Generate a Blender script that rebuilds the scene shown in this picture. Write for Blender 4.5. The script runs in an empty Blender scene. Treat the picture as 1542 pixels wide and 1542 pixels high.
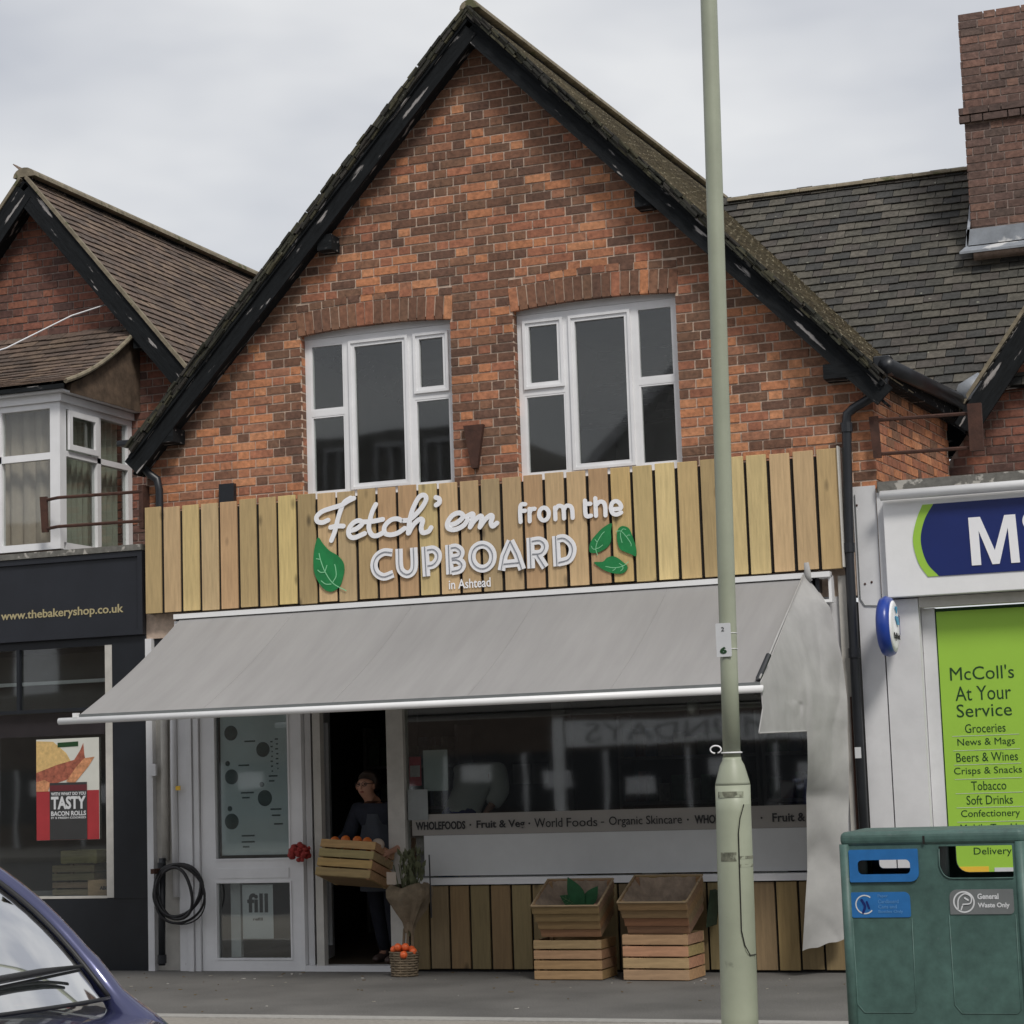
import bpy, bmesh, math, random
from mathutils import Vector, Matrix, noise
R=math.radians; rnd=random.Random(7)
S=bpy.context.scene; C=S.collection
# ---------- camera ----------
cam=bpy.data.objects.new('camera',bpy.data.cameras.new('camera')); C.objects.link(cam); S.camera=cam
CAM=Vector((9.05409,-15.16963,1.54678)); YAW,PITCH,ROLL=.36020,.12475,-.03366
fw=Vector((-math.sin(YAW)*math.cos(PITCH),math.cos(YAW)*math.cos(PITCH),math.sin(PITCH)))
r0=Vector((math.cos(YAW),math.sin(YAW),0)); u0=r0.cross(fw)
rr=r0*math.cos(ROLL)+u0*math.sin(ROLL); uu=u0*math.cos(ROLL)-r0*math.sin(ROLL)
cam.matrix_world=Matrix(((rr.x,uu.x,-fw.x,CAM.x),(rr.y,uu.y,-fw.y,CAM.y),(rr.z,uu.z,-fw.z,CAM.z),(0,0,0,1)))
cam.data.lens=72.37; cam.data.sensor_width=36; cam.data.clip_end=500; cam.data.clip_start=.05
# ---------- world ----------
W=bpy.data.worlds.new('World'); S.world=W; W.use_nodes=True; nt=W.node_tree; nt.nodes.clear(); N=nt.nodes.new; L=nt.links.new
SUN_EL,SUN_AZ=R(48),R(140)          # azimuth from +Y towards +X
out=N('ShaderNodeOutputWorld'); bg=N('ShaderNodeBackground'); sky=N('ShaderNodeTexSky'); sky.sky_type='NISHITA'; sky.sun_disc=False
sky.sun_elevation=SUN_EL; sky.sun_rotation=SUN_AZ
tc=N('ShaderNodeTexCoord'); mp=N('ShaderNodeMapping'); mp.inputs['Scale'].default_value=(1,1,2.6); mp.inputs['Location'].default_value=(.3,.9,.2)
nz=N('ShaderNodeTexNoise'); nz.inputs['Scale'].default_value=3.4; nz.inputs['Detail'].default_value=4; nz.inputs['Roughness'].default_value=.5
cr=N('ShaderNodeValToRGB'); e=cr.color_ramp; e.elements[0].position=.36; e.elements[0].color=(4.2,4.36,4.75,1); e.elements[1].position=.62; e.elements[1].color=(6.45,6.48,6.52,1)
mx=N('ShaderNodeMixRGB'); mx.inputs[0].default_value=.92
L(tc.outputs['Generated'],mp.inputs['Vector']); L(mp.outputs[0],nz.inputs['Vector']); L(nz.outputs[0],cr.inputs[0]); L(sky.outputs[0],mx.inputs[1]); L(cr.outputs[0],mx.inputs[2]); L(mx.outputs[0],bg.inputs[0]); bg.inputs[1].default_value=.085; L(bg.outputs[0],out.inputs[0])
# ---------- sun (thin overcast) ----------
sd=bpy.data.lights.new('sun','SUN'); sd.energy=1.5; sd.angle=R(14); sd.color=(1,.96,.9)
so=bpy.data.objects.new('sun',sd); C.objects.link(so)
d=Vector((math.sin(SUN_AZ)*math.cos(SUN_EL),math.cos(SUN_AZ)*math.cos(SUN_EL),math.sin(SUN_EL))); so.rotation_euler=d.to_track_quat('Z','Y').to_euler()
S.view_settings.view_transform='Standard'; S.view_settings.look='None'; S.view_settings.gamma=1; S.view_settings.exposure=.58
S.render.engine='CYCLES'

# ---------- materials ----------
def M(name,col=(.5,.5,.5),rough=.6,var=.15,sc=6,bump=0,attr=False,metal=0,st=(1,1,1),pos=True,big=0,bigsc=.7,knots=False,spots=None,spotsc=30,spotth=.62,spec=.5,trans=0,detail=5):
    m=bpy.data.materials.new(name); m.use_nodes=True; t=m.node_tree; n=t.nodes.new; l=t.links.new; b=t.nodes['Principled BSDF']
    b.inputs['Roughness'].default_value=rough; b.inputs['Metallic'].default_value=metal; b.inputs['Specular IOR Level'].default_value=spec
    if pos: co=n('ShaderNodeNewGeometry').outputs['Position']
    else: co=n('ShaderNodeTexCoord').outputs['Object']
    mp=n('ShaderNodeMapping'); mp.inputs['Scale'].default_value=st; l(co,mp.inputs[0])
    if attr:
        a=n('ShaderNodeAttribute'); a.attribute_name='col'; cur=a.outputs['Color']
    else:
        a=n('ShaderNodeRGB'); a.outputs[0].default_value=(*col,1); cur=a.outputs[0]
    def mul(cur,fac_out,lo,hi,f0=.3,f1=.7):
        rp=n('ShaderNodeMapRange'); rp.inputs[1].default_value=f0; rp.inputs[2].default_value=f1; rp.inputs[3].default_value=lo; rp.inputs[4].default_value=hi; l(fac_out,rp.inputs[0])
        x=n('ShaderNodeVectorMath'); x.operation='SCALE'; l(cur,x.inputs[0]); l(rp.outputs[0],x.inputs['Scale']); return x.outputs[0]
    nz=n('ShaderNodeTexNoise'); nz.inputs['Scale'].default_value=sc; nz.inputs['Detail'].default_value=detail; nz.inputs['Roughness'].default_value=.65; l(mp.outputs[0],nz.inputs['Vector'])
    if var: cur=mul(cur,nz.outputs[0],1-var,1+var)
    if big:
        nb=n('ShaderNodeTexNoise'); nb.inputs['Scale'].default_value=bigsc; nb.inputs['Detail'].default_value=4; l(co,nb.inputs['Vector']); cur=mul(cur,nb.outputs[0],1-big,1+big*.6)
    if knots:
        k=n('ShaderNodeMapping'); k.inputs['Scale'].default_value=knots; l(co,k.inputs[0]); v=n('ShaderNodeTexVoronoi'); v.inputs['Scale'].default_value=1; l(k.outputs[0],v.inputs['Vector']); cur=mul(cur,v.outputs['Distance'],.38,1,.05,.17)
    if spots:
        ns=n('ShaderNodeTexNoise'); ns.inputs['Scale'].default_value=spotsc; ns.inputs['Detail'].default_value=4; l(mp.outputs[0],ns.inputs['Vector'])
        rp=n('ShaderNodeMapRange'); rp.inputs[1].default_value=spotth; rp.inputs[2].default_value=spotth+.05; l(ns.outputs[0],rp.inputs[0])
        x=n('ShaderNodeMixRGB'); x.inputs[2].default_value=(*spots,1); l(rp.outputs[0],x.inputs[0]); l(cur,x.inputs[1]); cur=x.outputs[0]
    l(cur,b.inputs['Base Color'])
    if bump:
        bp=n('ShaderNodeBump'); bp.inputs['Strength'].default_value=bump; bp.inputs['Distance'].default_value=.01; l(nz.outputs[0],bp.inputs['Height']); l(bp.outputs[0],b.inputs['Normal'])
    if trans:
        tr=n('ShaderNodeBsdfTranslucent'); l(cur,tr.inputs[0]); ms=n('ShaderNodeMixShader'); ms.inputs[0].default_value=trans; l(b.outputs[0],ms.inputs[1]); l(tr.outputs[0],ms.inputs[2]); l(ms.outputs[0],t.nodes['Material Output'].inputs[0])
    return m
def glass(name,tint=(.85,.9,.88),base=.05,k=1.0):
    m=bpy.data.materials.new(name); m.use_nodes=True; t=m.node_tree; n=t.nodes.new; l=t.links.new; t.nodes.remove(t.nodes['Principled BSDF'])
    tr=n('ShaderNodeBsdfTransparent'); tr.inputs[0].default_value=(*tint,1); gl=n('ShaderNodeBsdfGlossy'); gl.inputs['Roughness'].default_value=.028
    fr=n('ShaderNodeLayerWeight'); fr.inputs[0].default_value=.5; pw=n('ShaderNodeMath'); pw.operation='POWER'; pw.inputs[1].default_value=4; l(fr.outputs['Facing'],pw.inputs[0]); ma=n('ShaderNodeMath'); ma.operation='MULTIPLY_ADD'; ma.inputs[1].default_value=k; ma.inputs[2].default_value=base; ma.use_clamp=True
    ng=n('ShaderNodeNewGeometry'); nz=n('ShaderNodeTexNoise'); nz.inputs['Scale'].default_value=1.3; l(ng.outputs['Position'],nz.inputs[0]); bp=n('ShaderNodeBump'); bp.inputs['Strength'].default_value=.02; bp.inputs['Distance'].default_value=.03; l(nz.outputs[0],bp.inputs['Height']); l(bp.outputs[0],gl.inputs['Normal'])
    ms=n('ShaderNodeMixShader'); l(pw.outputs[0],ma.inputs[0]); l(ma.outputs[0],ms.inputs[0]); l(tr.outputs[0],ms.inputs[1]); l(gl.outputs[0],ms.inputs[2]); l(ms.outputs[0],t.nodes['Material Output'].inputs[0]); return m
m_brick=M('brick_clay',attr=True,rough=.9,var=.36,sc=24,bump=.6,big=.2,bigsc=1.3)
m_mortar=M('mortar',(.58,.45,.355),.95,.2,20,.4,big=.25,bigsc=1.5)
m_mortar_d=M('old_mortar',(.30,.23,.20),.95,.25,20,.4,big=.3)
m_tile=M('roof_tile_clay',attr=True,rough=.9,var=.35,sc=22,bump=.6,big=.25,bigsc=.9,spots=(.22,.22,.18),spotsc=14,spotth=.7)
m_ridge=M('weathered_tile_mortar',(.2,.17,.12),.95,.35,12,.6,spots=(.1,.1,.05),spotsc=9,spotth=.6)
m_black=M('peeling_black_paint',(.010,.0115,.013),.85,.4,6,.5,pos=False,st=(1.2,7,7),spots=(.33,.31,.30),spotsc=3.2,spotth=.635,spec=.2)
m_gutter=M('black_plastic',(.014,.016,.02),.4,.2,6)
m_plank=M('treated_pine',attr=True,rough=.75,var=.16,sc=3,st=(14,14,1.2),bump=.15,knots=(6,6,2.6))
m_crate=M('crate_wood',attr=True,rough=.85,var=.22,sc=3,st=(1.5,14,14),pos=False,knots=(7,12,12),bump=.2)
m_dark=M('dark_void',(.012,.01,.009),.9,.2,3)
m_white=M('white_upvc',(.78,.78,.79),.35,.04,4,big=.05,bigsc=2)
m_wpaint=M('dirty_white_paint',(.68,.68,.69),.6,.06,5,.1,big=.1,bigsc=1.2,spots=(.35,.33,.31),spotsc=9,spotth=.72)
m_cream=M('weathered_cream_paint',(.52,.50,.46),.7,.1,9,.1,big=.12)
m_lett=M('white_acrylic',(.86,.86,.88),.35,.02,3)
m_line=M('grey_inline_print',(.23,.24,.27),.5,0)
m_leafg=M('green_leaf_print',(.012,.2,.055),.45,.2,9)
m_vein=M('pale_vein_print',(.25,.6,.33),.5,.05)
m_awn=M('grey_awning_canvas',(.345,.337,.332),.85,.07,2.2,.05,st=(3.2,.35,.35),big=.07,bigsc=.5,trans=.15)
m_drape=M('crumpled_grey_canvas',(.40,.395,.385),.85,.07,5,.12,big=.12,bigsc=3.5)
m_metalw=M('white_powder_coat',(.8,.8,.8),.35,.04,4)
m_rust=M('rusty_iron',(.06,.025,.016),.85,.35,14,.5)
m_pole=M('pale_green_paint',(.33,.355,.265),.45,.05,7,big=.12,bigsc=2.2,spots=(.19,.2,.15),spotsc=6,spotth=.72)
m_bin=M('green_plastic',(.06,.118,.102),.5,.22,14,.08,big=.2,bigsc=3,spec=.5,spots=(.075,.12,.11),spotsc=42,spotth=.66)
m_blue=M('blue_plastic',(.02,.14,.38),.45,.12,10)
m_greypl=M('grey_sticker',(.15,.16,.16),.5,.1,8)
m_shopblk=M('black_shop_paint',(.012,.014,.018),.35,.2,4)
m_fascia=M('dark_fascia',(.016,.018,.024),.4,.15,3)
m_gold=M('gold_lettering',(.40,.34,.19),.5,.05)
m_tarmac=M('tarmac',(.125,.12,.112),.95,.3,90,.5,big=.3,bigsc=1.2,spots=(.21,.205,.195),spotsc=110,spotth=.64)
m_paving=M('pale_paving',(.27,.25,.22),.9,.15,30,.3,big=.15)
m_road=M('road_asphalt',(.055,.055,.056),.95,.3,70,.4,big=.15)
m_kerb=M('kerb_concrete',(.32,.31,.29),.9,.15,20,.3)
m_lead=M('lead_flashing',(.25,.27,.30),.5,.25,7,.3,spots=(.6,.6,.6),spotsc=5,spotth=.6)
m_ledge=M('lichen_ledge',(.15,.145,.13),.9,.3,18,.5,spots=(.42,.40,.36),spotsc=12,spotth=.56)
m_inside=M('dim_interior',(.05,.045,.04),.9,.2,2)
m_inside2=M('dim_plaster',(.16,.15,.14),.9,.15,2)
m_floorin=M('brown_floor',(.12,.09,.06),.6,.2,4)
m_film=M('frosted_film',(.66,.67,.67),.55,.05,3,big=.06,trans=.15)
m_filmd=M('frosted_band',(.34,.32,.295),.55,.06,3,trans=.1)
m_print=M('black_print',(.02,.02,.022),.6,0)
m_navy=M('navy_sign',(.010,.022,.13),.35,.08,3)
m_lime=M('lime_sign',(.33,.57,.06),.45,.03,2)
m_dkgreen=M('dark_green_print',(.01,.05,.012),.5,0)
m_yel=M('yellow_print',(.8,.5,.05),.5,0)
m_red=M('red_print',(.30,.02,.025),.5,.15,8)
m_paper=M('white_paper',(.6,.61,.62),.7,.04,5)
m_curtain=M('beige_curtain',(.50,.42,.35),.9,.1,5,trans=.2)
m_net=M('net_curtain',(.42,.45,.37),.9,.1,5,trans=.2)
m_gl=glass('window_glass',tint=(.93,.95,.94),base=.07,k=1.2)
m_glshop=glass('shop_glass',tint=(.93,.96,.95),base=.145,k=1.0)
m_rubber=M('black_rubber',(.015,.014,.016),.5,.15,9)

# ---------- mesh helpers ----------
WL={}
class MB:
    def __init__(s): s.v=[];s.f=[];s.c=[];s.m=[]
    def add(s,v,f,c=None,m=0):
        o=len(s.v); s.v+=[Vector(q) for q in v]; s.f+=[tuple(i+o for i in a) for a in f]; s.c+=[c]*len(f); s.m+=[m]*len(f); return s
    def box(s,x0,x1,y0,y1,z0,z1,c=None,m=0,mat=None):
        v=[Vector((x,y,z)) for z in (z0,z1) for y in (y0,y1) for x in (x0,x1)]
        if mat is not None: v=[mat@q for q in v]
        return s.add(v,[(0,2,3,1),(4,5,7,6),(0,1,5,4),(1,3,7,5),(3,2,6,7),(2,0,4,6)],c,m)
    def prism(s,A,off,c=None,m=0):            # polygon A (3D) extruded by vector off
        A=[Vector(a) for a in A]; n=len(A); off=Vector(off)
        return s.add(A+[a+off for a in A],[tuple(range(n)),tuple(range(2*n-1,n-1,-1))]+[(i,i+n,(i+1)%n+n,(i+1)%n) for i in range(n)],c,m)
    def quad(s,a,b,c_,d,c=None,m=0): return s.add([a,b,c_,d],[(0,1,2,3)],c,m)
    def tube(s,P,r,n=8,c=None,m=0,closed=False,caps=True):
        P=[Vector(p) for p in P]; k=len(P); rs=r if isinstance(r,(list,tuple)) else [r]*k; v=[]; up=None
        for i,p in enumerate(P):
            a=P[i-1] if (i>0 or closed) else P[i]; b=P[(i+1)%k] if (i<k-1 or closed) else P[i]
            t=(b-a).normalized()
            if up is None: up=t.orthogonal().normalized()
            up=(up-t*up.dot(t)); up=up.normalized() if up.length>1e-6 else t.orthogonal().normalized(); w=t.cross(up)
            v+=[p+(up*math.cos(2*math.pi*j/n)+w*math.sin(2*math.pi*j/n))*rs[i] for j in range(n)]
        f=[(i*n+j,i*n+(j+1)%n,((i+1)%k)*n+(j+1)%n,((i+1)%k)*n+j) for i in range(k if closed else k-1) for j in range(n)]
        if not closed and caps: f+=[tuple(range(n-1,-1,-1)),tuple(range((k-1)*n,k*n))]
        return s.add(v,f,c,m)
    def lathe(s,prof,org=(0,0,0),n=24,c=None,m=0,sx=1,sy=1):
        o=Vector(org); v=[o+Vector((r*math.cos(2*math.pi*j/n)*sx,r*math.sin(2*math.pi*j/n)*sy,z)) for r,z in prof for j in range(n)]; k=len(prof)
        return s.add(v,[(i*n+j,i*n+(j+1)%n,(i+1)*n+(j+1)%n,(i+1)*n+j) for i in range(k-1) for j in range(n)]+[tuple(range(n-1,-1,-1)),tuple(range((k-1)*n,k*n))],c,m)
    def ball(s,o,r,nu=12,nv=8,c=None,m=0,sc=(1,1,1)):
        o=Vector(o); v=[o+Vector((0,0,r*sc[2]))]
        for i in range(1,nv):
            a=math.pi*i/nv
            v+=[o+Vector((r*math.sin(a)*math.cos(2*math.pi*j/nu)*sc[0],r*math.sin(a)*math.sin(2*math.pi*j/nu)*sc[1],r*math.cos(a)*sc[2])) for j in range(nu)]
        v.append(o-Vector((0,0,r*sc[2]))); f=[(0,1+j,1+(j+1)%nu) for j in range(nu)]
        for i in range(nv-2): f+=[(1+i*nu+j,1+(i+1)*nu+j,1+(i+1)*nu+(j+1)%nu,1+i*nu+(j+1)%nu) for j in range(nu)]
        f+=[(len(v)-1,1+(nv-2)*nu+(j+1)%nu,1+(nv-2)*nu+j) for j in range(nu)]
        return s.add(v,f,c,m)
    def mesh(s,name,mats,smooth=False,center=True):
        c=Vector((0,0,0))
        if center and s.v:
            lo=Vector([min(q[i] for q in s.v) for i in range(3)]); hi=Vector([max(q[i] for q in s.v) for i in range(3)]); c=(lo+hi)/2
        me=bpy.data.meshes.new(name); me.from_pydata([q-c for q in s.v],[],s.f)
        for m in (mats if isinstance(mats,(list,tuple)) else [mats]): me.materials.append(m)
        me.polygons.foreach_set('material_index',s.m)
        if any(q is not None for q in s.c):
            a=me.color_attributes.new('col','FLOAT_COLOR','CORNER'); buf=[]
            for fc,q in zip(s.f,s.c):
                q=q or (.5,.5,.5); buf+=[q[0],q[1],q[2],1.0]*len(fc)
            a.data.foreach_set('color',buf)
        if smooth: me.polygons.foreach_set('use_smooth',[True]*len(me.polygons))
        me.update(); return me,c
    def build(s,name,mats,parent=None,smooth=False,kind=None,local=False,bevel=0,label=None,bseg=2):
        me,c=s.mesh(name,mats,smooth)
        if bevel:
            bm=bmesh.new(); bm.from_mesh(me); bmesh.ops.remove_doubles(bm,verts=bm.verts,dist=1e-5); bmesh.ops.bevel(bm,geom=bm.edges[:],offset=bevel,segments=bseg,affect='EDGES',profile=.5,clamp_overlap=True); bm.to_mesh(me); bm.free()
        o=bpy.data.objects.new(name,me); C.objects.link(o)
        pl=Vector((0,0,0)) if (parent is None or local) else WL[parent.name]
        o.location=c-pl; WL[o.name]=c
        if parent: o.parent=parent
        if kind: o['kind']=kind
        if label: o['label']=label
        return o
def tag(o,label,cat,group=None):
    o['label']=label; o['category']=cat
    if group: o['group']=group
    return o
def thing(name,loc,label,cat,group=None,rot=(0,0,0)):
    o=bpy.data.objects.new(name,None); C.objects.link(o); o.location=loc; o.rotation_euler=rot; o.empty_display_size=.1; WL[o.name]=Vector(loc); return tag(o,label,cat,group)
def part(name,loc,parent,local=False):      # a part with sub-parts that has no mesh of its own shape: small carrier mesh is avoided by using the real one
    pass
def B(name,b,m,parent=None,**k): return MB().box(*b).build(name,m,parent,**k)
def text_mesh(s,bold=0):
    cu=bpy.data.curves.new('t','FONT'); cu.body=s; cu.extrude=.02; cu.offset=bold; cu.resolution_u=3
    o=bpy.data.objects.new('t',cu); C.objects.link(o); me=bpy.data.meshes.new_from_object(o.evaluated_get(bpy.context.evaluated_depsgraph_get())); C.objects.unlink(o); bpy.data.objects.remove(o); bpy.data.curves.remove(cu); return me
def text(name,s,x0,x1,z0,z1,y,m,parent=None,ext=.003,bold=0,flip=False,side=None,local=False,kind=None):
    me=text_mesh(s,bold); xs=[v.co.x for v in me.vertices]; ys=[v.co.y for v in me.vertices]; ax,bx,ay,by=min(xs),max(xs),min(ys),max(ys)
    mb=MB(); vs=[]
    for v in me.vertices:
        fx=(v.co.x-ax)/(bx-ax); fz=(v.co.y-ay)/(by-ay); dz=(v.co.z+.02)/.04*ext
        if flip: q=(x1-(x1-x0)*fx,y+dz,z0+(z1-z0)*fz)
        elif side is not None: q=(side+dz,x0+(x1-x0)*fx,z0+(z1-z0)*fz)
        else: q=(x0+(x1-x0)*fx,y-dz,z0+(z1-z0)*fz)
        vs.append(q)
    mb.add(vs,[tuple(p.vertices) for p in me.polygons]); bpy.data.meshes.remove(me)
    return mb.build(name,m,parent,local=local,kind=kind)
def smooth_line(P,k=5,closed=False):
    P=[Vector((p[0],p[1])) for p in P]; n=len(P)
    if n<3: return P
    o=[]
    rg=range(n if closed else n-1)
    for i in rg:
        p0=P[(i-1)%n] if (i>0 or closed) else P[i]*2-P[i+1]; p1=P[i]; p2=P[(i+1)%n]; p3=P[(i+2)%n] if (i+2<n or closed) else p2*2-p1
        for j in range(k):
            t=j/k; o.append(.5*((2*p1)+(p2-p0)*t+(2*p0-5*p1+4*p2-p3)*t*t+(3*p1-p0-3*p2+p3)*t*t*t))
    if not closed: o.append(P[-1])
    return o
def ribbon(mb,P,w,y,dep,cap='r',m=0,sm=True,wf=None):
    closed=(Vector(P[0][:2])-Vector(P[-1][:2])).length<1e-3
    Q=smooth_line(P[:-1] if closed else P,5,closed) if sm else [Vector(p[:2]) for p in P]; n=len(Q); h=w/2; Lh=[];Rh=[]
    for i in range(n):
        a=Q[i-1] if (i>0 or closed) else Q[i]; b=Q[(i+1)%n] if (i<n-1 or closed) else Q[i]
        t=(b-a).normalized(); nn=Vector((-t.y,t.x)); hh=h*(wf(i/(n-1)) if wf else 1); Lh.append(Q[i]+nn*hh); Rh.append(Q[i]-nn*hh)
    if closed:
        fr=Lh+Rh; v=[(q.x,y,q.y) for q in fr]+[(q.x,y+dep,q.y) for q in fr]; f=[];N2=2*n
        for i in range(n):
            j=(i+1)%n; f+=[(i,j,n+j,n+i),(i,N2+i,N2+j,j),(n+i,n+j,N2+n+j,N2+n+i)]
        mb.add(v,f,None,m); return
    if cap=='r' and not closed:
        e_=0
        for i in range(n):
            hh=h*(wf(i/(n-1)) if wf else 1); yy=y-e_*6e-5; e_+=1
            c_=[(Q[i].x+hh*math.cos(math.pi*k/7),yy,Q[i].y+hh*math.sin(math.pi*k/7)) for k in range(14)]; mb.prism(c_,(0,dep,0),None,m)
            if i<n-1:
                t=(Q[i+1]-Q[i]).normalized(); nn=Vector((-t.y,t.x))*hh; yy=y-e_*6e-5; e_+=1
                mb.prism([((Q[i]+nn).x,yy,(Q[i]+nn).y),((Q[i+1]+nn).x,yy,(Q[i+1]+nn).y),((Q[i+1]-nn).x,yy,(Q[i+1]-nn).y),((Q[i]-nn).x,yy,(Q[i]-nn).y)],(0,dep,0),None,m)
        return
    if cap=='r':
        def arc(c,st,e_):
            a0=math.atan2((st-c).y,(st-c).x); r=(st-c).length; return [c+Vector((math.cos(a0+e_*math.pi*k/6),math.sin(a0+e_*math.pi*k/6)))*r for k in range(1,6)]
        out=Lh+arc(Q[-1],Lh[-1],-1)+Rh[::-1]+arc(Q[0],Rh[0],-1)
    else: out=Lh+Rh[::-1]
    k=len(out); v=[(q.x,y,q.y) for q in out]+[(q.x,y+dep,q.y) for q in out]
    f=[(i,i+k,(i+1)%k+k,(i+1)%k) for i in range(k)]
    n2=len(Lh)
    def R_(i): 
        return (n2+5+(n2-1-i)) if cap=='r' else (n2+(n2-1-i))
    for i in range(n2-1): f.append((i,i+1,R_(i+1),R_(i)))
    if cap=='r':
        f.append(tuple([n2-1]+list(range(n2,n2+5))+[R_(n2-1)])); f.append(tuple([R_(0)]+list(range(2*n2+5,2*n2+10))+[0]))
    mb.add(v,f,None,m)
def plate(mb,outl,y,dep,m=0,c=None): mb.prism([(a,y,b) for a,b in outl],(0,dep,0),c,m)
def rrect(x0,x1,z0,z1,r,n=5,rs=None):
    rs=rs or (r,)*4; o=[]
    for (cx,cz,a0),q in zip(((x1,z1,0),(x0,z1,90),(x0,z0,180),(x1,z0,270)),rs):
        ccx=cx-q if cx==x1 else cx+q; ccz=cz-q if cz==z1 else cz+q
        o+=[(ccx+q*math.cos(R(a0+90*k/n)),ccz+q*math.sin(R(a0+90*k/n))) for k in range(n+1)] if q>0 else [(cx,cz)]
    return o
def holes_mesh(outer,holes,y,dep):          # flat plate with holes through 2D curve fill
    cu=bpy.data.curves.new('p','CURVE'); cu.dimensions='2D'; cu.fill_mode='BOTH'; cu.extrude=dep/2
    for P in [outer]+holes:
        sp=cu.splines.new('POLY'); sp.points.add(len(P)-1); sp.use_cyclic_u=True
        for i,(a,b) in enumerate(P): sp.points[i].co=(a,b,0,1)
    o=bpy.data.objects.new('p',cu); C.objects.link(o); me=bpy.data.meshes.new_from_object(o.evaluated_get(bpy.context.evaluated_depsgraph_get())); C.objects.unlink(o); bpy.data.objects.remove(o); bpy.data.curves.remove(cu)
    mb=MB().add([(v.co.x,y+dep/2-v.co.z,v.co.y) for v in me.vertices],[tuple(p.vertices) for p in me.polygons]); bpy.data.meshes.remove(me); return mb
def copy_tree(o,parent=None):
    c=o.copy(); C.objects.link(c); c.parent=parent
    for ch in list(o.children): copy_tree(ch,c)
    return c

# ---------- brickwork ----------
BR={}
def brick_mesh(w,h,ci,col):
    k=(round(w,3),round(h,3),col)
    if k not in BR:
        BR[k]=MB().box(-w/2,w/2,-.025,.025,-h/2,h/2,col).mesh('brick',m_brick,center=False)[0]
    return BR[k]
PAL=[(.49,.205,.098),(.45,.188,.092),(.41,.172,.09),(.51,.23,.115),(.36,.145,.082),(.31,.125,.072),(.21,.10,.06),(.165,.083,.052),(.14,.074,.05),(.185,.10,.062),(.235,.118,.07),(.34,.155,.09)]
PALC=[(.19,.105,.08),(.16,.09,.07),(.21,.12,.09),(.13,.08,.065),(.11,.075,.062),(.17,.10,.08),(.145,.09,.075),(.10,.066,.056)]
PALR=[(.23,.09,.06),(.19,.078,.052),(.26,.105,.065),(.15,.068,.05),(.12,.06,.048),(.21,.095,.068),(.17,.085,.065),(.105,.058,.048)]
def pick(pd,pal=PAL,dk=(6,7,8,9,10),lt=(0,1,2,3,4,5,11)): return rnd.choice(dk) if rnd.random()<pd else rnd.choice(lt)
class Wall:
    def __init__(s,org,u,n,pal=PAL): s.o=Vector(org);s.u=Vector(u).normalized();s.n=Vector(n).normalized();s.b=[];s.pal=pal
    def brick(s,a,b,z0,z1,ci,tilt=0,full=True):
        w=b-a; h=z1-z0; pr=.004+rnd.uniform(-.0025,.003)
        p=s.o+s.u*((a+b)/2)+Vector((0,0,(z0+z1)/2))+s.n*(pr-.025)
        m=Matrix((( s.u.x,-s.n.x,0,p.x),(s.u.y,-s.n.y,0,p.y),(0,0,1,p.z),(0,0,0,1)))@Matrix.Rotation(tilt+rnd.uniform(-.004,.004),4,'Y')
        s.b.append((m,w,h,ci,full,(w*h)/max(.1,(p-CAM).length)**2))
    def run(s,z0,z1,keep,pd,off=0):
        k=math.floor(z0/.075)
        while k*.075<z1:
            za,zb=k*.075+.007,k*.075+.068
            for (a,b) in keep((za+zb)/2):
                x=a-((.169 if k%2 else 0)+rnd.choice((0,0,.0)) + off)%.3375
                st=True
                x=math.floor((a)/.3375)*.3375+(.169 if k%2 else 0)-.3375; ext=None
                i=0; sw_=False
                while x<b:
                    if i%2==0: sw_=rnd.random()<.12
                    w=(.225 if i%2==0 else .1125) if not sw_ else (.1125 if i%2==0 else .225); i+=1
                    p,q=max(a,x+.0065),min(b,x+w-.0065); x+=w
                    if q-p<.045:
                        if q>a and x<b: ext=a
                        continue
                    if ext is not None: p=ext; ext=None
                    if b-q<.055: q=b; x=b
                    full=(q-p)>w-.014
                    c=pick(pd((p+q)/2,(za+zb)/2))%len(s.pal)
                    s.brick(p,q,za,zb,c,full=full)
            k+=1
        return s
    def commit(s,parent,nind=300,name='brick'):
        s.b.sort(key=lambda t:-t[5]*(1 if t[4] else .0)); pl=WL[parent.name]; mb=MB(); i=0
        for m,w,h,ci,full,_ in s.b:
            if i<nind and full:
                o=bpy.data.objects.new(name,brick_mesh(round(w,3),round(h,3),ci,s.pal[ci%len(s.pal)])); C.objects.link(o); o.matrix_basis=Matrix.Translation(-pl)@m; o.parent=parent; i+=1
            else: mb.box(-w/2,w/2,-.025,.025,-h/2,h/2,s.pal[ci%len(s.pal)],mat=m)
        if mb.v: mb.build(name,m_brick,parent,kind='stuff')
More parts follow.
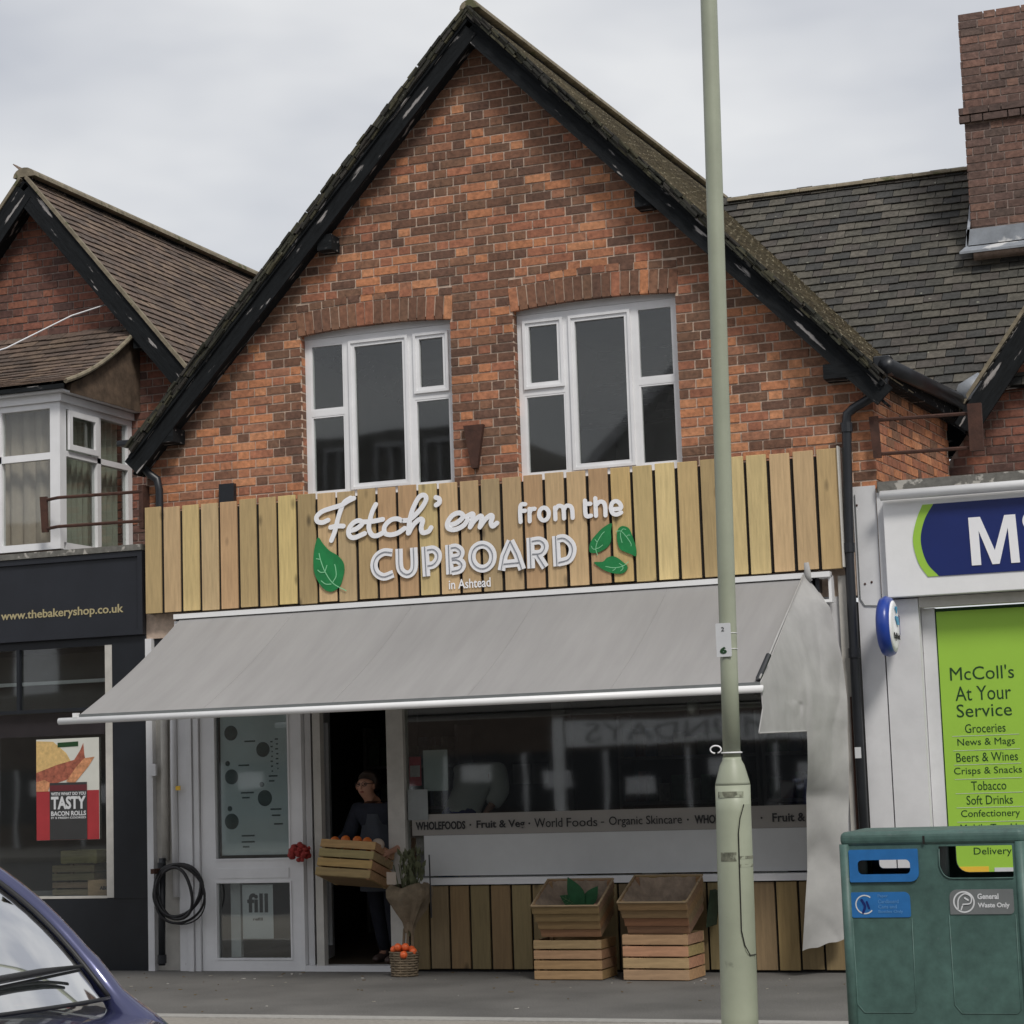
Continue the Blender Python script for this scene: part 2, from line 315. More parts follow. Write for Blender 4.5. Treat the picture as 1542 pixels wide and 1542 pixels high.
# ---------- roof tiles ----------
TL={}
def tiles(parent,org,u,v,nu,nv,pal,keep=lambda a,b:True,nind=0,gauge=.1,wid=.165,name='tile',rank=None,curve=None,rag=.006,lift=.013):
    org=Vector(org);u=Vector(u).normalized();v=Vector(v).normalized();n=u.cross(v).normalized()
    if n.z<0: n=-n
    L_=[]
    for j in range(nv):
        if curve:
            p0,p1=curve(j*gauge),curve((j+1)*gauge); vj=(p1-p0).normalized(); oj=p0; nj=u.cross(vj).normalized(); nj=nj if nj.z>0 else -nj
        else: vj,oj,nj=v,org+v*(j*gauge),n
        for i in range(-1,nu+1):
            a=i*wid+(wid/2 if j%2 else 0)
            if a<-.001 and a+wid>0: wa,wb=.003,a+wid-.003
            elif a<0 : continue
            else: wa,wb=a+.003,min(a+wid-.003,nu*wid)
            if wb-wa<.03 or not keep((wa+wb)/2,j*gauge): continue
            ang=-math.atan2(lift,gauge)+rnd.uniform(-.03,.03)
            m=Matrix(((u.x,vj.x,nj.x,0),(u.y,vj.y,nj.y,0),(u.z,vj.z,nj.z,0),(0,0,0,1))); p=oj+u*((wa+wb)/2)+nj*(lift)+vj*rnd.uniform(-rag,rag)
            m=Matrix.Translation(p)@m@Matrix.Rotation(ang,4,'X')@Matrix.Rotation(rnd.uniform(-.012,.012),4,'Z')
            full=wb-wa>wid-.007; L_.append((m,wb-wa,rnd.randrange(len(pal)),full,(rank(p) if rank else 1/(p-CAM).length_squared)))
    L_.sort(key=lambda t:-t[4]*(1 if t[3] else 0)); mb=MB(); k=0; pl=WL[parent.name]
    for m,w,ci,full,_ in L_:
        dims=(-w/2,w/2,0,gauge*1.3,-.0045,.0045)
        if k<nind and full:
            key=(round(w,3),ci,id(pal),gauge)
            if key not in TL: TL[key]=MB().box(*dims,pal[ci]).mesh(name,m_tile,center=False)[0]
            o=bpy.data.objects.new(name,TL[key]); C.objects.link(o); o.matrix_basis=Matrix.Translation(-pl)@m; o.parent=parent; k+=1
        else: mb.box(*dims,pal[ci],mat=m)
    if mb.v: mb.build(name,m_tile,parent,kind='stuff')
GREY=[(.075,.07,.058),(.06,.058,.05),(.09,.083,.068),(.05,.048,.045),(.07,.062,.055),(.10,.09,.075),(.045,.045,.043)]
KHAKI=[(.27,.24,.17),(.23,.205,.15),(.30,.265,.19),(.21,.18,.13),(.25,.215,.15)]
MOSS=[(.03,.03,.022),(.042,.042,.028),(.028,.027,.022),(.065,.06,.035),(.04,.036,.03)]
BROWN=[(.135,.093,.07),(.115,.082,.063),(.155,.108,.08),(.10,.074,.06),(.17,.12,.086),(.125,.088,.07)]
SIGN=[('F',0.034,'r',[[(1.791,3.616),(1.738,3.6),(1.694,3.614),(1.69,3.652),(1.74,3.69),(1.822,3.711),(1.916,3.73),(1.974,3.757),(2.028,3.777)],[(1.998,3.782),(1.939,3.749),(1.905,3.683),(1.878,3.611),(1.85,3.518),(1.818,3.447)],[(1.812,3.555),(1.871,3.561),(1.928,3.557)]]),('e',0.034,'r',[[(1.989,3.516),(2.043,3.527),(2.096,3.563),(2.074,3.591),(2.021,3.579),(1.977,3.53),(1.978,3.477),(2.024,3.455),(2.117,3.483)]]),('t',0.034,'r',[[(2.22,3.712),(2.19,3.661),(2.165,3.59),(2.154,3.522),(2.179,3.468),(2.225,3.457),(2.288,3.481)],[(2.096,3.579),(2.176,3.576),(2.279,3.586)]]),('c',0.034,'r',[[(2.444,3.564),(2.404,3.582),(2.347,3.574),(2.295,3.528),(2.293,3.475),(2.344,3.456),(2.412,3.467),(2.47,3.499)]]),('h',0.034,'r',[[(2.455,3.563),(2.517,3.569),(2.609,3.64),(2.662,3.714),(2.647,3.754),(2.601,3.739),(2.548,3.655),(2.517,3.563),(2.5,3.458)],[(2.503,3.458),(2.544,3.52),(2.601,3.562),(2.629,3.55),(2.614,3.494),(2.626,3.453),(2.677,3.46),(2.7,3.488)]]),('apostrophe',0.034,'r',[[(2.747,3.728),(2.774,3.715),(2.777,3.684),(2.748,3.666)]]),('e',0.034,'r',[[(2.862,3.496),(2.924,3.512),(2.977,3.555),(2.948,3.588),(2.887,3.572),(2.843,3.518),(2.848,3.472),(2.905,3.457),(2.978,3.483),(3.018,3.526)]]),('m',0.034,'r',[[(3.002,3.553),(3.058,3.572),(3.057,3.533),(3.034,3.468)],[(3.034,3.468),(3.073,3.517),(3.124,3.549),(3.137,3.529),(3.118,3.462)],[(3.118,3.462),(3.161,3.515),(3.211,3.548),(3.227,3.531),(3.213,3.491),(3.227,3.461),(3.264,3.482)]]),('f',0.033,'r',[[(3.505,3.614),(3.478,3.616),(3.464,3.597),(3.46,3.54),(3.462,3.477)],[(3.465,3.563),(3.503,3.563)]]),('r',0.033,'r',[[(3.539,3.575),(3.538,3.477)],[(3.541,3.545),(3.556,3.57),(3.583,3.572)]]),('o',0.033,'r',[[(3.699,3.522),(3.695,3.503),(3.686,3.488),(3.672,3.478),(3.657,3.475),(3.641,3.48),(3.629,3.492),(3.62,3.509),(3.618,3.528),(3.622,3.547),(3.631,3.562),(3.645,3.572),(3.66,3.575),(3.676,3.57),(3.688,3.558),(3.697,3.541),(3.699,3.522)]]),('m',0.033,'r',[[(3.752,3.569),(3.752,3.477)],[(3.754,3.55),(3.778,3.578),(3.808,3.574),(3.822,3.55),(3.824,3.478)],[(3.824,3.544),(3.844,3.573),(3.875,3.572),(3.893,3.546),(3.896,3.477)]]),('t',0.033,'r',[[(4.0,3.604),(4.0,3.506),(4.015,3.48),(4.046,3.483)],[(4.009,3.578),(4.044,3.576)]]),('h',0.033,'r',[[(4.085,3.616),(4.086,3.479)],[(4.088,3.56),(4.12,3.585),(4.151,3.578),(4.164,3.543),(4.164,3.476)]]),('e',0.033,'r',[[(4.217,3.519),(4.288,3.523),(4.284,3.558),(4.256,3.58),(4.224,3.57),(4.21,3.529),(4.223,3.489),(4.255,3.476),(4.292,3.488)]]),('C_wide',0.062,'b',[[(2.354,3.311),(2.281,3.32),(2.216,3.285),(2.19,3.221),(2.212,3.155),(2.276,3.121),(2.357,3.141)]]),('U_wide',0.062,'b',[[(2.414,3.338),(2.415,3.2),(2.437,3.15),(2.481,3.128),(2.524,3.146),(2.543,3.198),(2.542,3.339)]]),('P_wide',0.062,'b',[[(2.64,3.34),(2.647,3.101)],[(2.661,3.311),(2.715,3.312),(2.75,3.278),(2.748,3.231),(2.712,3.192),(2.661,3.184)]]),('B_wide',0.062,'b',[[(2.846,3.34),(2.849,3.104)],[(2.866,3.313),(2.911,3.313),(2.947,3.282),(2.934,3.242),(2.87,3.231)],[(2.873,3.217),(2.92,3.213),(2.957,3.178),(2.936,3.137),(2.867,3.126)]]),('O_wide',0.062,'b',[[(3.219,3.22),(3.215,3.196),(3.206,3.173),(3.191,3.155),(3.172,3.141),(3.15,3.133),(3.127,3.131),(3.104,3.136),(3.083,3.147),(3.065,3.163),(3.051,3.184),(3.043,3.207),(3.041,3.232),(3.045,3.256),(3.054,3.279),(3.069,3.298),(3.088,3.311),(3.11,3.319),(3.133,3.321),(3.156,3.316),(3.178,3.305),(3.195,3.289),(3.209,3.268),(3.217,3.245),(3.219,3.22)]]),('A_wide',0.062,'b',[[(3.371,3.333),(3.312,3.216),(3.287,3.106)],[(3.371,3.333),(3.423,3.226),(3.461,3.103)],[(3.31,3.155),(3.439,3.158)]]),('R_wide',0.062,'b',[[(3.537,3.347),(3.537,3.106)],[(3.552,3.318),(3.616,3.32),(3.653,3.29),(3.652,3.25),(3.618,3.218),(3.551,3.217)],[(3.593,3.208),(3.654,3.107)]]),('D_wide',0.062,'b',[[(3.75,3.346),(3.753,3.108)],[(3.764,3.322),(3.822,3.322),(3.874,3.275),(3.884,3.217),(3.851,3.156),(3.766,3.136)]])]
LEAVES=[([(1.696,3.481),(1.735,3.43),(1.793,3.368),(1.864,3.324),(1.914,3.267),(1.925,3.201),(1.91,3.136),(1.883,3.073),(1.815,3.031),(1.747,3.05),(1.689,3.12),(1.653,3.207),(1.651,3.316),(1.666,3.411)],[[(1.941,3.029),(1.825,3.096),(1.755,3.193),(1.715,3.296),(1.703,3.351)],[(1.808,3.093),(1.757,3.096),(1.715,3.126)],[(1.821,3.107),(1.852,3.155),(1.849,3.217),(1.841,3.252)],[(1.75,3.193),(1.712,3.195),(1.687,3.216)],[(1.755,3.2),(1.773,3.249)],[(1.715,3.3),(1.676,3.308)]],0.007),([(4.208,3.413),(4.199,3.351),(4.2,3.3),(4.188,3.251),(4.144,3.214),(4.084,3.192),(4.028,3.196),(4.021,3.236),(4.039,3.289),(4.086,3.339),(4.137,3.382)],[[(4.087,3.171),(4.074,3.219),(4.087,3.272),(4.125,3.329),(4.15,3.351)],[(4.074,3.219),(4.05,3.224),(4.037,3.248)],[(4.075,3.222),(4.103,3.23),(4.132,3.249)],[(4.087,3.275),(4.069,3.296)]],0.005),([(4.395,3.144),(4.398,3.203),(4.38,3.271),(4.352,3.353),(4.322,3.378),(4.287,3.383),(4.258,3.36),(4.248,3.314),(4.251,3.26),(4.269,3.206),(4.317,3.179),(4.361,3.159)],[[(4.244,3.347),(4.284,3.344),(4.325,3.298),(4.358,3.246),(4.36,3.223)],[(4.284,3.344),(4.3,3.36),(4.324,3.355)],[(4.278,3.335),(4.279,3.298),(4.289,3.254)],[(4.325,3.298),(4.34,3.31),(4.357,3.308)]],0.005),([(4.053,3.12),(4.093,3.081),(4.138,3.051),(4.206,3.024),(4.275,3.017),(4.311,3.037),(4.323,3.069),(4.286,3.108),(4.246,3.141),(4.205,3.157),(4.159,3.147),(4.126,3.119)],[[(4.335,3.105),(4.288,3.075),(4.218,3.066),(4.146,3.081)],[(4.285,3.078),(4.258,3.097)],[(4.285,3.072),(4.287,3.055),(4.266,3.036)],[(4.222,3.069),(4.225,3.056),(4.204,3.044)]],0.005)]
# ================= SETTING =================
def struct(name,b,m): 
    o=MB().box(*b).build(name,m); o['kind']='structure'; return o

struct('road',(-120,120,-24,-6.15,-.4,-.12),m_road)
struct('far_pavement',(-120,120,-30.2,-24,-.4,0),m_paving)
struct('ground',(-120,120,-120,120,-.6,-.405),m_road)
struct('kerb',(-60,70,-6.15,-6,-.4,0.002),m_kerb)
struct('pavement',(-60,70,-5.995,-2.95,-.4,-.004),m_paving)
struct('paving_edging',(-60,70,-2.95,-2.80,-.4,.004),m_kerb)
struct('footway',(-60,70,-2.80,.3,-.4,0),m_tarmac)

# ================= MAIN BRICK SHOP =================
BX=3.185
T=thing('brick_shop_building',(3.15,0,0),'brick shop with steep black edged gable, two white windows and timber boarded shopfront','building')
zo=lambda x:7.75-1.046*abs(x-BX)
def main_keep(z):
    h=(7.75-.24-z)/1.046; a,b=max(.03,BX-h),min(6.247,BX+h)
    if z<3.78: return [(5.9,6.247)] if z>3.5 else []
    iv=[(a,b)]
    def cut(iv,c,d): 
        o=[]
        for p,q in iv:
            if d<=p or c>=q: o.append((p,q))
            else:
                if c>p: o.append((p,c))
                if d<q: o.append((d,q))
        return o
    if z<5.2:
        iv=cut(iv,1.50,2.86); iv=cut(iv,3.40,4.76)
    elif z<5.49: iv=cut(iv,1.475,2.885); iv=cut(iv,3.375,4.785)
    return [q for q in iv if q[1]-q[0]>.03]
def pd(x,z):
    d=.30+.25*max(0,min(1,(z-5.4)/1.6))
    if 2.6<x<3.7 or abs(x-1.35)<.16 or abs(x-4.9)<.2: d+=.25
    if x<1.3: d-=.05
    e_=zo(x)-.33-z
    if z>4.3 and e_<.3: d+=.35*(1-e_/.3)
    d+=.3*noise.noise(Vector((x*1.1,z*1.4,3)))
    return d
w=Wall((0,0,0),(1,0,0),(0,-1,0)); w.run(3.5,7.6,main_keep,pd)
# soldier arches
for x0,x1 in ((1.475,2.885),(3.375,4.785)):
    n=18; cx=(x0+x1)/2
    for i in range(n):
        a=x0+(x1-x0)*i/n+.005; b=x0+(x1-x0)*(i+1)/n-.005; t=((a+b)/2-cx)/(x1-x0)*2; z=5.195+.035*(1-t*t)
        ci=pick(.62); w.brick(a,b,z,z+.19,ci,tilt=.10*t,full=True)
    hn=12
    for i in range(hn):
        a=x0+(x1-x0)*i/hn+.006; b=x0+(x1-x0)*(i+1)/hn-.006; t=((a+b)/2-cx)/(x1-x0)*2; z=5.195+.035*(1-t*t)+.201; w.brick(a,b,z,z+.056,pick(.6),tilt=.04*t,full=True)
w.commit(T,300)
mb=MB()
for xr in (1.50,3.40):
    for k in range(51,70):
        z=k*.075+.007; mb.box(xr-.06,xr+.004,.028,(.10 if k%2 else .085),z,z+.061,PAL[pick(.55)])
mb.build('reveal_brick',m_brick,T,kind='stuff')
# mortar wall behind
mb=MB()
def gable_poly(y0,y1,zb,x0,x1,top=.2):
    P=[(x0,y0,zb),(x1,y0,zb)]
    h1=(7.75-top-1.046*abs(x1-BX)); h0=(7.75-top-1.046*abs(x0-BX))
    P+=[(x1,y0,h1)]
    if x0<BX<x1: P.append((BX,y0,7.75-top))
    P+=[(x0,y0,h0)]
    mb.prism(P,(0,y1-y0,0))
mb.prism([(BX-2.2,.004,5.24),(BX+2.2,.004,5.24),(BX,.004,7.55)],(0,.246,0))
for a,b in ((.0,1.50),(2.86,3.40),(4.76,6.245)):
    zt=5.24
    if a==0: mb.prism([(a,.004,2.75),(b,.004,2.75),(b,.004,5.24),(.985,.004,5.24),(.02,.004,4.22)],(0,.246,0))
    elif b>6: mb.prism([(a,.004,2.75),(b,.004,2.75),(b,.004,4.34),(5.385,.004,5.24),(a,.004,5.24)],(0,.246,0))
    else: mb.box(a,b,.004,.25,2.75,5.24)
mb.f=[f for f in mb.f]
mb.box(1.50,2.86,.004,.25,2.75,3.80); mb.box(3.40,4.76,.004,.25,2.75,3.80)
mb.build('wall',m_mortar,T)
fl=Wall((6.245,0,0),(.087,.996,0),(.996,-.087,0)); fl.run(3.56,4.6,lambda z:[(0.0,2.3)] if z<4.42 else [],lambda x,z:.18); fl.commit(T,60)
MB().prism([(6.24,.02,2.9),(6.24,.02,4.5),(6.24+.2,2.3,4.5),(6.24+.2,2.3,2.9)],(-.2,0,0)).build('side_wall',m_mortar,T)
# terracotta air vent + blue grey box on wall above sign
B('cable_box',(.745,.885,-.055,-.006,3.80,4.005),m_shopblk,T)
# rusty bracket + old fixing between windows
mb=MB(); mb.prism([(2.965,-.05,4.30),(3.135,-.05,4.30),(3.075,-.05,3.95),(3.025,-.05,3.95)],(0,.045,0)); mb.build('rusty_bracket',m_rust,T)
# ---- roof ----
RY0,RY1=-.18,6.6; UR=Vector((.0524,.9986,0))
rs=[]
for sgn in (1,-1):
    v=Vector((-sgn,0,1.046)).normalized(); n=Vector((sgn*1.046,0,1)).normalized()
    e=Vector((BX+sgn*3.215,RY0-.065,7.75-1.046*3.215))-n*.045
    P=[e,e+UR*6.8,e+UR*6.8+v*4.62,e+v*4.62]
    mb=MB().prism([p-n*.03 for p in P],n*.03); rf=mb.build('roof',m_black,T)
    nv=46
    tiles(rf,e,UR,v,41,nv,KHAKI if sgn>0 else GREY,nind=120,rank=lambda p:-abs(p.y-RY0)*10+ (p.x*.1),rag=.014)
    # ragged double course of tile ends above the board
    mb=MB(); vd=-v
    for k in range(46):
        p0=Vector((BX,RY0-.07,7.70))+vd*(k*.1+.02); 
        for q_ in range(4):
            a0=p0+vd*rnd.uniform(-.02,.02)+Vector((0,rnd.uniform(-.02,.01)-.006*(3-q_),0))-n*(.0165*q_-.012); pp=[a0,a0+vd*(.10+rnd.uniform(0,.02)),a0+vd*.11-n*(.016+rnd.uniform(0,.008)),a0-n*(.016)]; mb.prism([tuple(z_+Vector((0,rnd.uniform(-.012,.004) if i_==0 else 0,0))) for i_,z_ in enumerate(pp)],(0,.15,0),rnd.choice(MOSS))
    mb.build('verge_tile',m_tile,rf,kind='stuff')
ridge=None
mb=MB()
for i in range(20):
    y=RY0-.01+i*.33; a=[(BX+.0524*i*.33+.085*math.cos(t),y,7.70+.075*math.sin(t)) for t in [math.pi*k/8 for k in range(9)]]
    o=MB().prism(a,(.017,.325,0)).build('ridge_tile',m_ridge,T)
# bargeboards
for sgn in (1,-1):
    L_=4.62; ang=math.atan(1.046); o=MB().box(-L_/2,L_/2,-.016,.016,-.085,.085).build('bargeboard',m_black,T,local=True)
    # inner lower edge board
    v=Vector((sgn,0,-1.046)).normalized(); mid=Vector((BX,-.185,7.75))+v*(L_/2)+Vector((0,0,-.222))
    o.location=mid+Vector((0,.003*sgn,0))-WL[T.name]; o.rotation_euler=(0,sgn*ang,0)
    o2=MB().box(-L_/2,L_/2,-.012,.012,-.018,.018).build('bargeboard_trim',m_black,T,local=True); o2.location=mid+Vector((0,-.03+.003*sgn,.085))-WL[T.name]; o2.rotation_euler=(0,sgn*ang,0)
    s=MB().box(-L_/2,L_/2,-.09,.09,-.01,.01).build('soffit',m_black,T,local=True); s.location=mid+Vector((0,.11+.004*sgn,-.05))-WL[T.name]; s.rotation_euler=(0,sgn*ang,0)
    mo=MB().box(-L_/2,L_/2,-.02,.02,-.018,.018).build('verge_mortar',m_ridge,T,local=True); mo.location=Vector((BX,-.165+.003*sgn,7.70))+v*(L_/2)+Vector((0,.04,-.02))-WL[T.name]; mo.rotation_euler=(0,sgn*ang,0)
for x,z in ((1.82,5.93),(4.57,5.94)): B('purlin_end',(x-.06,x+.07,-.165,.0,z-.07,z+.06),m_black,T)
B('bargeboard_foot',(.13,.40,-.2,-.0,4.38,4.50),m_black,T); B('bargeboard_foot',(5.93,6.24,-.2,-.0,4.36,4.47),m_black,T)
# ---- upper windows ----
def bars(mb,x0,x1,z0,z1,w,y0,y1,m=0):
    mb.box(x0,x1,y0,y1,z1-w,z1,m=m);mb.box(x0,x1,y0,y1,z0,z0+w,m=m);mb.box(x0,x0+w,y0,y1,z0+w,z1-w,m=m);mb.box(x1-w,x1,y0,y1,z0+w,z1-w,m=m)
def sash(par,x0,x1,z0,z1,opener,y=.10,gl=None):
    mb=MB()
    if opener: bars(mb,x0,x1,z0,z1,.022,y-.035,y+.02); bars(mb,x0+.022,x1-.022,z0+.022,z1-.022,.028,y-.022,y+.015); i=.05
    else: bars(mb,x0,x1,z0,z1,.014,y-.012,y+.02); i=.014
    f=mb.build('sash_frame' if opener else 'glazing_bead',m_white,par)
    MB().box(x0+i,x1-i,y+.0,y+.006,z0+i,z1-i).build('pane',gl or m_gl,par)
def upper_window(x0,x1,xa,xb,left,right,z0=3.83,z1=5.175):
    y=.10; mb=MB(); bars(mb,x0,x1,z0,z1,.05,y-.015,y+.055)
    mb.box(xa-.025,xa+.025,y-.015,y+.055,z0+.05,z1-.05); mb.box(xb-.025,xb+.025,y-.015,y+.055,z0+.05,z1-.05)
    f=mb.build('window_frame',m_white,T)
    B('head_packer',(x0,x1,y-.02,y+.05,z1+.002,z1+.06),m_wpaint,f)
    for (a,b),(op,zt) in (((x0+.05,xa-.025),left),((xb+.025,x1-.05),right)):
        MB().box(a,b,y-.015,y+.055,zt-.025,zt+.025).build('transom',m_white,f)
        sash(f,a,b,zt+.025,z1-.05,op); sash(f,a,b,z0+.05,zt-.025,False)
    sash(f,xa+.025,xb-.025,z0+.05,z1-.05,True)
upper_window(1.505,2.855,1.885,2.47,(False,4.545),(True,4.60))
upper_window(3.405,4.755,3.82,4.385,(True,4.54),(False,4.535))
# reveals + upper rooms
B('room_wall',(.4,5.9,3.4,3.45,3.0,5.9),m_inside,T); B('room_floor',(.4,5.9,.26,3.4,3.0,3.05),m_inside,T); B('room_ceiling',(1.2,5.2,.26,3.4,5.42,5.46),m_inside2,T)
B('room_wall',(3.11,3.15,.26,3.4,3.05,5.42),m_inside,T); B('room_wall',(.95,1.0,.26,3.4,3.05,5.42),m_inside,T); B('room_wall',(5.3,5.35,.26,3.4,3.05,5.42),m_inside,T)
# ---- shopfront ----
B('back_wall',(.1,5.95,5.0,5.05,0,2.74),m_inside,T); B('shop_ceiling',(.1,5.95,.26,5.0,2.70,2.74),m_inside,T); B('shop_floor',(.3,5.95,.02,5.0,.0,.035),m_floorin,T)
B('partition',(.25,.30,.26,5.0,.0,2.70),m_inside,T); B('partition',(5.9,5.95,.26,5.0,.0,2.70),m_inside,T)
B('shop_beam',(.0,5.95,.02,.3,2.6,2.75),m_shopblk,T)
# pilaster left
mb=MB(); mb.box(.30,.50,-.02,.2,0,2.76); mb.box(.39,.44,-.045,-.02,.0,2.7); mb.box(.455,.50,-.035,-.02,.0,2.7); mb.build('pilaster',m_wpaint,T)
MB().box(.005,.065,-.03,.1,.0,2.75).build('party_strip',m_wpaint,T); MB().box(.065,.30,.03,.12,0,2.75).build('party_strip',m_cream,T)
# side panel
mb=MB(); y0,y1=-.01,.06
mb.box(.505,.63,y0,y1,0,2.6); mb.box(1.33,1.44,y0,y1,0,2.6); mb.box(.63,1.33,y0,y1,0,.09); mb.box(.63,1.33,y0,y1,.72,.89); mb.box(.63,1.33,y0,y1,2.35,2.6); mb.box(.65,1.31,y0-.008,y0,.745,.825)
sp=mb.build('side_panel_frame',m_white,T)
mb=MB(); bars(mb,.63,1.33,.89,2.35,.014,-.018,.02); bars(mb,.63,1.33,.09,.72,.014,-.018,.02); mb.build('glazing_bead',m_white,sp)
MB().box(.644,1.316,.02,.026,.904,2.336).build('pane',m_glshop,sp); MB().box(.644,1.316,.02,.026,.104,.706).build('pane',m_glshop,sp)
MB().box(.70,.79,.12,.16,.1,.72).build('inner_post',m_wpaint,sp)
# open door leaf
hx,hy=1.47,.05; th=math.atan2(.80,-.21); dm=Matrix.Translation((hx,hy,0))@Matrix.Rotation(th,4,'Z'); mb=MB(); D=dict(mat=dm)
for b_ in ((0,.09,-.025,.025,.04,2.1),(.74,.83,-.025,.025,.04,2.1),(.09,.74,-.025,.025,.04,.14),(.09,.74,-.025,.025,2.0,2.1),(.09,.74,-.025,.025,.72,.86)): mb.box(*b_,**D)
dr=mb.build('door',m_white,T); g=MB(); g.box(.09,.74,-.003,.003,.14,.72,**D); g.box(.09,.74,-.003,.003,.86,2.0,**D); g.build('pane',m_glshop,dr)
h=MB(); h.tube([dm@Vector(q) for q in ((.70,.03,1.20),(.70,.085,1.20),(.70,.085,1.05),(.70,.03,1.05))],.012,8); h.build('handle',m_metalw,dr)
B('door_post',(1.545,1.612,-.01,.06,.0,2.6),m_cream,T)
B('threshold',(1.445,2.21,-.03,.10,.0,.045),m_wpaint,T)
B('door_post',(2.21,2.355,-.03,.08,.0,2.6),m_cream,T)
# shop window
mb=MB(); mb.box(2.355,5.72,-.045,.08,.672,.725); mb.box(2.355,5.72,-.02,.07,2.45,2.6); mb.box(5.63,5.72,-.02,.07,.725,2.45); sw=mb.build('shop_window_frame',m_white,T)
MB().box(2.356,5.629,.02,.028,.726,2.449).build('pane',m_glshop,sw)
MB().box(2.50,5.62,.006,.012,.74,1.055).build('frosted_film',m_film,sw); MB().box(2.40,5.62,.006,.012,1.057,1.222).build('frosted_band',m_filmd,sw)
def wtxt(s,a,b,bold=0,za=1.10,zb=1.165): text('window_lettering',s,a,b,za,zb,-.0,m_print,sw,ext=.002,bold=bold)
zz=onz=None
wtxt('WHOLEFOODS',2.435,2.86,.03); wtxt('·',2.895,2.91,0,1.125,1.14); wtxt('Fruit & Veg',2.955,3.36,.02,1.088,1.165); wtxt('·',3.39,3.405,0,1.125,1.14); wtxt('World',3.44,3.67,0,1.10,1.17); wtxt('Foods',3.705,3.955,0,1.10,1.168); wtxt('-',3.985,4.01,.02,1.125,1.133); wtxt('Organic Skincare',4.05,4.63,0,1.085,1.17); wtxt('·',4.67,4.685,0,1.125,1.14); wtxt('WHOLEFOODS',4.73,5.16,.03); wtxt('·',5.24,5.255,0,1.125,1.14); wtxt('Fruit &',5.33,5.58,.02)
# stall riser planks
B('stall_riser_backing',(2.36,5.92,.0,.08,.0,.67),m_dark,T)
def plankcol():
    t=rnd.random(); 
    a=rnd.choice([(.58,.41,.18),(.62,.48,.23),(.55,.42,.18),(.50,.33,.16),(.57,.43,.20),(.50,.36,.17),(.44,.31,.15),(.47,.30,.16),(.52,.40,.19),(.40,.29,.14),(.45,.33,.18),(.53,.37,.20)]); k=rnd.uniform(.86,1.12); return tuple(c*k for c in a)
x=2.375
while x<5.85:
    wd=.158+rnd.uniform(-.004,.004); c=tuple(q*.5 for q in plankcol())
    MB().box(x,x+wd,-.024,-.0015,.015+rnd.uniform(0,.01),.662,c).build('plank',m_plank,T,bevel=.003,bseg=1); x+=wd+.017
# pale pilaster right of window behind the drape
B('pilaster',(5.925,6.0,-.04,.15,0,2.9),m_cream,T); B('pilaster',(5.73,5.922,-.01,.1,.68,2.75),m_wpaint,T)
# pillar added indoors to stand for a column reflected in the shop glass
B('pillar_reflection',(2.93,3.06,1.9,2.05,.035,2.7),m_inside2,T)
# shelves in shop (separate things)
def shelf(x0,x1,y,lab):
    t=thing('shelf_unit',((x0+x1)/2,y,0),lab,'shelf','shelves inside the shop')
    mb=MB(); mb.box(x0,x0+.03,y,y+.35,.03,2.0); mb.box(x1-.03,x1,y,y+.35,.03,2.0); mb.build('upright',m_inside2,t)
    for z in (.4,.8,1.2,1.6): B('shelf_board',(x0+.03,x1-.03,y,y+.35,z,z+.03),m_inside2,t)
    mb=MB()
    for z in (.43,.83,1.23,1.63):
        xx=x0+.05
        while xx<x1-.15:
            w_=rnd.uniform(.05,.13); hh=rnd.uniform(.1,.28); c=rnd.choice([(.1,.12,.08),(.16,.13,.08),(.08,.1,.14),(.2,.18,.15),(.12,.06,.05),(.05,.09,.05)])
            mb.box(xx,xx+w_,y+.02,y+.2,z,z+hh,c); xx+=w_+.02
    mb.build('goods',m_goods,t,kind='stuff')
m_goods=M('packaged_goods',attr=True,rough=.7,var=.3,sc=20)
shelf(3.3,4.6,2.6,'dim shelf unit of goods behind the middle of the shop window'); shelf(4.7,5.8,2.3,'dim shelf unit of goods behind the right end of the shop window'); shelf(.5,1.5,3.2,'dim shelf unit of goods behind the door panel')
# ---- main timber sign ----
SG=thing('timber_sign',(3.0,-.12,2.95),'long sign of vertical pine planks with white raised shop lettering and green leaves','sign')
B('backing_board',(.06,5.985,-.10,-.003,2.955,3.80),m_dark,SG); B('side_trim',(5.988,6.0,-.14,-.0,2.955,3.86),m_cream,SG)
x=.07; i=0; PX=[]
for i in range(33):
    x=.07+i*.17997; wd=.1545+rnd.uniform(-.003,.003); zt=3.845+rnd.uniform(-.006,.006); zb=2.95+rnd.uniform(-.006,.004)
    MB().box(x,x+wd,-.122+rnd.uniform(-.002,.002),-.1005,zb,zt,plankcol()).build('plank',m_plank,SG,bevel=.003,bseg=1); i=i
for nme,wd,cap,sts in SIGN:
    wide=nme.endswith('_wide'); mb=MB()
    for k,s_ in enumerate(sts):
        sm=not(wide and nme[0] in 'A' ) and len(s_)>2
        ribbon(mb,s_,wd*(1.14 if (not wide and wd>.0335) else 1),-.139-k*.0007,.009,cap,sm=sm)
    o=mb.build('letter',m_lett,SG)
    if wide:
        mb=MB()
        for k,s_ in enumerate(sts): ribbon(mb,[Vector(q) for q in s_],.0065,-.1452-k*.0004,.002,'b',sm=(nme[0]!='A' and len(s_)>2))
        mb.build('inline_print',m_line,o)
text('letter','in Ashtead',2.835,3.19,2.985,3.06,-.128,m_lett,SG,ext=.004,bold=.01)
for outl,veins,vw in LEAVES:
    mb=MB(); q=smooth_line(outl,3,True); plate(mb,[(a.x,a.y) for a in q],-.136,.008); o=mb.build('leaf_cutout',m_leafg,SG)
    mb=MB()
    for k,v in enumerate(veins): ribbon(mb,v,vw,-.1375-k*.0004,.0015,'b')
    mb.build('leaf_vein',m_vein,o)
